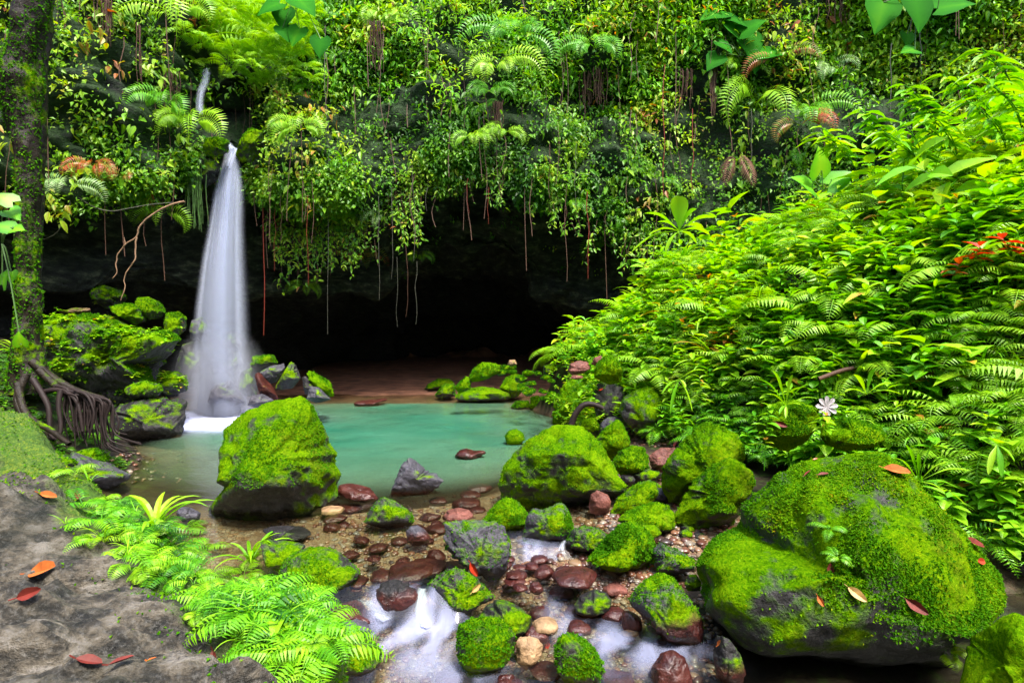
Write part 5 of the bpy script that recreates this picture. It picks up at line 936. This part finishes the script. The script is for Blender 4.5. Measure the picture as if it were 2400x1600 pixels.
# hanging roots and vines in front of the cave: (x, y top, y bottom, radius, material, label)
HV = [(606, 455, 770, .016, 'redroot', 'long bright red aerial root hanging just right of the fall'), (632, 470, 622, .008, 'redroot', 'short thin red root second from the fall'), (646, 450, 560, .006, 'brownroot', 'short brown root right of the red ones'),
      (707, 450, 655, .007, 'redroot', 'thin reddish root above the lone ledge fern'), (753, 280, 768, .006, 'greyvine', 'very long thin grey vine left of the dangling ferns'), (870, 450, 690, .006, 'greyvine', 'thin grey vine behind the whitish fern'),
      (900, 430, 640, .006, 'greyvine', 'thin grey vine carrying the whitish fern'), (912, 590, 750, .005, 'greyvine', 'faint grey thread left of the orange thread'), (934, 560, 728, .007, 'brownroot', 'straight orange-brown thread in the cave mouth'),
      (950, 380, 600, .005, 'greyvine', 'upper grey thread above the round fern tuft'), (956, 600, 745, .006, 'greyvine', 'pale thread below the round fern tuft'), (1075, 410, 490, .006, 'redroot', 'short reddish root under the top of the arch'),
      (1122, 430, 515, .006, 'redroot', 'faint red root right of the arch top'), (1350, 440, 640, .011, 'redroot', 'red root hanging left of the planted bank'), (1262, 330, 455, .012, 'brownroot', 'stiff brown root over the right side of the arch'),
      (1322, 330, 480, .006, 'greyvine', 'grey vine above the lone arch fern'), (1525, 150, 450, .012, 'redroot', 'long red-brown root high on the right cliff'), (1590, 250, 440, .012, 'redroot', 'second red-brown root near the brown dead frond'),
      (748, 60, 310, .010, 'greyvine', 'stiff grey vine high right of the fall'), (980, 430, 485, .006, 'greyvine', 'short curled grey thread beneath the creeper fringe'), (1725, 250, 420, .008, 'greyvine', 'pale vine left of the large yellow fern'), (2045, 100, 300, .014, 'greyvine', 'thick grey liana on the upper right cliff'), (2115, 60, 200, .014, 'greyvine', 'grey liana under the three largest heart leaves')]
for x, ya, yb, r, mt, lb in HV:
    P, n = hz(x, min(ya, 440)); D = min(P[1], 15.)-.45; pts = [(x+rr2.uniform(-3, 3), y) for y in np.linspace(ya, yb, 6)]; q = smooth_path(zp(pts, D), 4); b = MB(); c = q[0].copy(); tube(b, q-c, np.linspace(r, r*.6, len(q)), 5)
    ob = b.build('hanging_root', mt, None, True); ob.location = Vector(c); tag(ob, lb, 'root')
def root_curtain(x, y, w, h, k, lb, mat='brownroot'):
    P, n = hz(x, y+h*.3); D = P[1]-.4; c = at(x/.98, y/.98, D); b = MB()
    for i in range(k):
        dx = rr2.normal(0, w/2.5)/.98/F*D; l = h/.98/F*D*rr2.uniform(.5, 1); t = np.linspace(0, 1, 6); tube(b, np.stack([dx+.02*np.sin(t*7+i)+0*t, rr2.normal(0, .06)+0*t, -l*t], -1), np.linspace(.012, .005, 6), 4, rr2.random())
    ob = b.build('root_curtain', mat, None, True); ob.location = Vector(c); tag(ob, lb, 'root')
for a in [(240, -10, 26, 110, 24, 'bundle of brown aerial roots hanging at the top edge left of the gap'), (390, 165, 26, 90, 20, 'short thick mat of rusty roots left of the chute'), (320, 60, 8, 170, 8, 'long brown root strand left of the chute'),
          (865, 50, 26, 120, 22, 'bundle of red-brown roots under the arching fern at top centre'), (1375, 160, 30, 90, 22, 'brown root curtain under the pale hanging fern'), (1345, 170, 22, 90, 16, 'darker root curtain left of the pale hanging fern'),
          (1143, 235, 16, 75, 40, 'short stout rusty root stump under the bright fern'), (1575, 160, 20, 90, 18, 'root curtain under the bushy branch of the right cliff'), (1930, -5, 44, 60, 26, 'reddish root fringe at the top edge of the right cliff'), (1640, 150, 12, 120, 12, 'thin dark roots left of the heart-leaved climber')]: root_curtain(*a)
root_curtain(448, 370, 22, 160, 34, 'greenish tangle of hanging roots and moss beside the left edge of the fall', 'stem')
# dead palm frond hanging
b = MB(); D = 13.0; c = at(1690/.98, 340/.98, D); frond(b, 1.0, .26, -.5, -1.0, .3, 15, .9, t0=.6, wall=True); frond(b, .95, .24, -2.7, -1.1, .25, 14, .9, t0=.4, wall=True); ob = b.build('dead_frond', 'dry'); ob.location = Vector(c); tag(ob, 'brown withered palm frond hanging at the left top of the bank', 'dead frond')
# orange leaves in the bank
for k, (x, y, lb) in enumerate([(2240, 610, 'orange withering seedling on the right part of the bank'), (2190, 650, 'pinkish orange seedling left of the brighter orange one on the bank'), (2320, 590, 'orange leaves at the right edge of the bank')]):
    P, n = hz(x, y); P = at(x/.98, y/.98, P[1]-.5); b = seedling_mb(950+k, 8, .22, .2, LF, .9); plant('seedling', b, 'redfern', P, lb, 'seedling')
# driftwood root on the right shore
b = MB(); q = smooth_path(zp([(1312, 975), (1322, 950), (1340, 930), (1362, 928), (1385, 938)], 8.7), 5); c = q[0].copy(); tube(b, q-c, np.array([.05]*len(q))*np.linspace(1, .75, len(q)), 8); ob = b.build('driftwood_root', 'root', None, True); ob.location = Vector(c); tag(ob, 'curved dark driftwood root leaning on the steep yellow-green boulder', 'driftwood')
# logs behind the seedlings on the bank
for k, (pts, D, r, lb) in enumerate([([(1880, 870), (1960, 845), (2060, 848)], 7.4, .03, 'fallen brown log lying in the shade of the bank'), ([(2110, 870), (2150, 850), (2170, 830)], 6.8, .02, 'short reddish stick leaning in the shade of the bank')]):
    b = MB(); q = smooth_path(zp(pts, D), 5); c = q[0].copy(); tube(b, q-c, r, 8); ob = b.build('log', 'brownroot', None, True); ob.location = Vector(c); tag(ob, lb, 'log')
# ledge rock slab in pool
BR('boulder', 'B', [(80, 1180), (110, 1155), (230, 1150), (325, 1138), (320, 1160), (200, 1190), (100, 1195)], 'flat dark brown rock just breaking the surface at the far side of the pool', 'redrock', moss=0, zb=0, red=.1)

# ------------------------------------------------------------------ stones under and beside the water
rc = np.random.default_rng(66)
def cobble(px, py, w, h, mat, zb, label, group=None, red=.3, rz=0.):
    an = np.linspace(0, 2*math.pi, 10, endpoint=False); pts = [(px+math.cos(a)*w/2*rc.uniform(.9, 1.08), py+math.sin(a)*h/2*rc.uniform(.9, 1.08)) for a in an]
    o = rock('cobble', 'Z', pts, label, mat, moss=0, zb=zb, thick=1., cat='stone', group=group, rough=.8, red=red, cuts=4, n=12)
    if group and rc.random() < .75: o.location.z -= h/.98/F*gdepth(py/.98, zb)*rc.uniform(.25, .5)
    return o
CB = [(880, 1308, 60, 34), (950, 1312, 110, 46), (1000, 1262, 46, 36), (985, 1300, 90, 34), (918, 1232, 40, 22), (860, 1282, 34, 18), (1005, 1140, 44, 18), (1072, 1148, 70, 30), (1052, 1172, 70, 30), (990, 1178, 50, 22), (1005, 1205, 54, 26), (925, 1282, 34, 20), (1040, 1232, 40, 30),
      (1250, 1300, 46, 40), (1232, 1342, 34, 30), (1185, 1312, 50, 24), (1320, 1325, 100, 50), (1280, 1370, 110, 34), (1195, 1340, 36, 22), (1240, 1395, 50, 34), (1412, 1412, 60, 44), (1450, 1430, 50, 60), (1170, 1395, 60, 34), (760, 1400, 60, 34), (700, 1395, 70, 40), (740, 1440, 50, 30),
      (1330, 1390, 70, 36), (1120, 1410, 40, 30), (1230, 1440, 70, 50), (1500, 1400, 40, 34), (800, 1160, 60, 22), (770, 1190, 54, 22), (900, 1170, 50, 22), (1100, 1115, 60, 24), (1080, 1135, 50, 20), (1180, 1420, 60, 40), (820, 1330, 60, 30), (1040, 1290, 60, 34), (1150, 1290, 40, 24), (930, 1345, 70, 34), (1300, 1300, 50, 30), (1380, 1400, 50, 40), (1330, 1440, 60, 40), (1500, 1450, 50, 34), (1180, 1470, 60, 40), (1250, 1530, 80, 40), (1420, 1550, 90, 40), (870, 1250, 50, 24), (830, 1240, 40, 20), (1290, 1360, 60, 34)]
for i, (x, y, w, h) in enumerate(CB): cobble(x, y, w, h, 'redrock', -.08 if y < 1350 else -.27, 'dark red wet stone lying in the shallow stream', 'dark red stones in the stream bed')
for i in range(110):
    x = rc.uniform(650, 1580); y = rc.uniform(1150, 1560); w = rc.uniform(30, 74)*(.6+.4*(y-1150)/400)
    if (x > 1330 and y < 1290) or (x > 1500 and y < 1420) or (x < 760 and y < 1330) or (fbm(np.array([[x/130., y/70., 3.]]), 2)[0] < -.25): continue
    cobble(x, y, w, w*rc.uniform(.4, .6), 'redrock' if rc.random() < .8 else 'slate', -.10 if y < 1350 else -.28, 'dark red wet stone lying in the shallow stream', 'dark red stones in the stream bed')
for x, y, w, h, mt, lb in [(1410, 1350, 60, 34, 'pinkrock', 'smooth brownish oval stone above the dark egg-shaped stone'), (1450, 1450, 40, 26, 'tanrock', 'pinkish wet pebble beside the rapid'), (1255, 1435, 60, 40, 'tanrock', 'pale tan stone under the streaming water'), (1560, 1235, 26, 26, 'slate', 'round dark grey pebble on top of the pebble heap'), (765, 1172, 58, 24, 'tanrock', 'speckled flat stone in the shallows right of the tall pool boulder')]: cobble(x, y, w, h, mt, -.05 if y < 1350 else -.25, lb, red=-2)
# pebbles: uncountable, one object
def pebbles(name, regions, lab, mat='pebble'):
    Vs, Fs, T, n0 = [], [], [], 0; U, Fq = CS[5]
    for (x0, x1, y0, y1, k, s0, s1, z) in regions:
        for i in range(k):
            px, py = rc.uniform(x0, x1)/.98, rc.uniform(y0, y1)/.98; r = ray(px, py); P, n = ghit(px, py)
            if P is None or P[2] > z+.6: continue
            s_ = rc.uniform(s0, s1); V = U*np.array([s_*rc.uniform(.8, 1.4), s_*rc.uniform(.7, 1.1), s_*rc.uniform(.4, .75)]); a = rc.uniform(0, 3.1); V = V@np.array([[math.cos(a), -math.sin(a), 0], [math.sin(a), math.cos(a), 0], [0, 0, 1]]); V = V*(1+.12*fbm(V/s_*1.5+i, 2)[:, None])
            Vs.append(V+P+np.array([0, 0, s_*.2])); Fs.append(Fq+n0); n0 += len(U); T.append(np.full(len(U), rc.random()))
    tag(obj(name, mesh(name, np.concatenate(Vs), np.concatenate(Fs), M[mat], True, {'tint': np.concatenate(T)})), lab, kind='stuff')
k = NT('pebble'); tcol = k.ramp(k.attr('tint'), [(0, (.02, .018, .02)), (.25, (.07, .02, .012)), (.45, (.15, .06, .03)), (.65, (.20, .125, .065)), (.85, (.11, .105, .09)), (1, (.26, .21, .15))]); tcol = k.mix(k.math('MULTIPLY', k.noise(60, 3, k.pos()), .4), tcol, c4((.1, .06, .04)))
M['pebble'] = k.end(k.n('BsdfPrincipled', {'Base Color': tcol, 'Roughness': .3, 'Specular IOR Level': .5}).outputs[0])
pebbles('pebbles', [(760, 1200, 1130, 1350, 420, .015, .04, 0), (1100, 1560, 1190, 1420, 650, .015, .035, 0), (1330, 1460, 1130, 1230, 260, .02, .045, 0), (1400, 1620, 1220, 1300, 160, .02, .04, 0), (1380, 1560, 1320, 1400, 260, .012, .028, 0), (650, 900, 1330, 1560, 200, .02, .045, 0), (850, 1650, 1400, 1568, 520, .015, .04, 0), (1450, 1600, 1000, 1030, 40, .02, .04, 0), (1180, 1700, 960, 1330, 900, .02, .06, .3), (620, 1000, 1120, 1420, 700, .012, .035, 0), (1150, 1700, 1300, 1568, 700, .012, .03, 0), (230, 420, 1040, 1110, 60, .02, .05, 0), (1300, 1420, 810, 900, 60, .05, .09, 0)], 'loose wet pebbles of many colours in the stream and on the shore')

# ------------------------------------------------------------------ fallen leaves
BV2 = [np.concatenate(BV)]
bvh = BVHTree.FromPolygons([tuple(v) for v in np.concatenate(BV).tolist()], np.concatenate(BF).tolist())
OVL = T_leaf(.46, ((0, .02), (.1, .45), (.3, .95), (.5, 1), (.7, .8), (.88, .55), (1, .03)), .14, -.18)
FLV = [(107, 1315, 118, 'leaforange', 0, 'large tan-orange fallen leaf on the bare outcrop'), (75, 1362, 80, 'leafred', 20, 'crumpled dark red leaf just below the large tan-orange leaf'), (108, 1140, 50, 'leaforange', 5, 'orange fallen leaf on the mossy back of the outcrop'), (172, 1143, 32, 'leafred', -50, 'little curled red leaf beside the orange one on the mossy outcrop'),
       (200, 1527, 82, 'leafred', 5, 'long red-brown leaf at the bottom left, left one of a pair'), (278, 1530, 70, 'leafred', 35, 'dark red leaf at the bottom left, right one of a pair'), (345, 1525, 22, 'leaforange', 45, 'tiny orange leaf scrap right of the pair of red leaves'), (497, 1510, 50, 'leafred', -60, 'purple-red leaf hanging on the mossy lower outcrop'),
       (525, 1375, 50, 'leafbright', 10, 'scarlet leaf tangled in the rim ferns'), (540, 1350, 40, 'leafbright', -50, 'second scarlet leaf tangled in the rim ferns above the first'),
       (1088, 1300, 40, 'leafbright', -60, 'scarlet curled leaf on the front of the slab-topped boulder'), (1090, 1350, 30, 'leaftan', 45, 'pale pink leaf on the angular grey-green rock'), (1256, 1488, 34, 'leafbright', 80, 'scarlet leaf between the tan stone and the moss-striped rock'),
       (1915, 1308, 46, 'leafred', -80, 'dark red folded leaf in the middle of the huge boulder'), (1962, 1360, 50, 'leaftan', -45, 'pale yellow curled leaf on the huge boulder'), (1883, 1375, 28, 'leaforange', -60, 'small orange leaf left of the pale yellow one on the huge boulder'), (2100, 1387, 55, 'leafred', -35, 'red-brown leaf on the lower right of the huge boulder'),
       (2050, 1082, 60, 'leaforange', -20, 'rusty orange leaf at the crown of the huge boulder by the fern'), (1858, 1090, 30, 'leafred', 5, 'left of two small dark red leaves on top of the huge boulder'), (1888, 1093, 26, 'leafred', -5, 'right of two small dark red leaves on top of the huge boulder'), (1873, 1057, 14, 'leafbright', 0, 'tiny red leaf near the upper edge of the huge boulder'),
       (2228, 1247, 50, 'leafred', -20, 'purple crumpled leaf on the right slope of the huge boulder'), (2245, 1288, 45, 'leafbright', 0, 'shiny red oval leaf below the purple crumpled leaf'), (1790, 972, 30, 'leafred', -20, 'dark red leaf on the grassy-topped boulder'), (1382, 895, 16, 'leafbright', 0, 'tiny scarlet leaf on the steep yellow-green boulder'),
       (1500, 1310, 40, 'leaforange', 30, 'thin orange leaf on the pebbles above the purple-crowned boulder'), (1655, 1478, 22, 'leaforange', 10, 'little orange leaf in the shadow at the foot of the huge boulder'), (1553, 1022, 24, 'leafbright', 30, 'scarlet leaf on the flat brown rock'), (1367, 932, 14, 'leafbright', 0, 'orange leaf scrap on the driftwood root')]
for x, y, l, mt, ang, lb in FLV:
    P, n = hz(x, y); D = P[1]; s_ = l/.98/F*D*.72; a = R(ang); rt = np.array([1., 0, 0]); fwd_ = norm(np.cross(n, rt)); rt = np.cross(fwd_, n); fwd_ = fwd_ if fwd_[1]+fwd_[2] > 0 else -fwd_
    d = rt*math.cos(a)+fwd_*math.sin(a); b = MB(); b.inst(OVL, -d*s_*.5, d, n, s_*(1 if ang in (0, 5, 20, 35) else 1.25), .5); tube(b, np.array([-d*s_*.5, -d*s_*.75+n*.004]), .0025, 4); ob = b.build('fallen_leaf', mt, None, False); ob.location = Vector(P+n*.012); tag(ob, lb, 'leaf')
# white dead leaf with nine lobes
P, n = hz(1898, 935); P = at(1898/.98, 935/.98, 5.75); b = MB()
for kx in range(9):
    a = kx*2*math.pi/9+.2; d = np.array([math.cos(a), -.1, math.sin(a)]); b.inst(T_leaf(.42, ((0, .1), (.3, .5), (.6, .9), (.85, .9), (1, .25)), .06, .05), np.zeros(3), d, (0, -1., .3), (.115 if math.sin(a) > -.5 else .09), .5)
ob = b.build('dead_leaf', 'white'); ob.location = Vector(P); tag(ob, 'white nine-lobed dead leaf lying on the moss under the bank', 'leaf')
print('objects', len(bpy.data.objects), 'rocks', len(ROCKS))
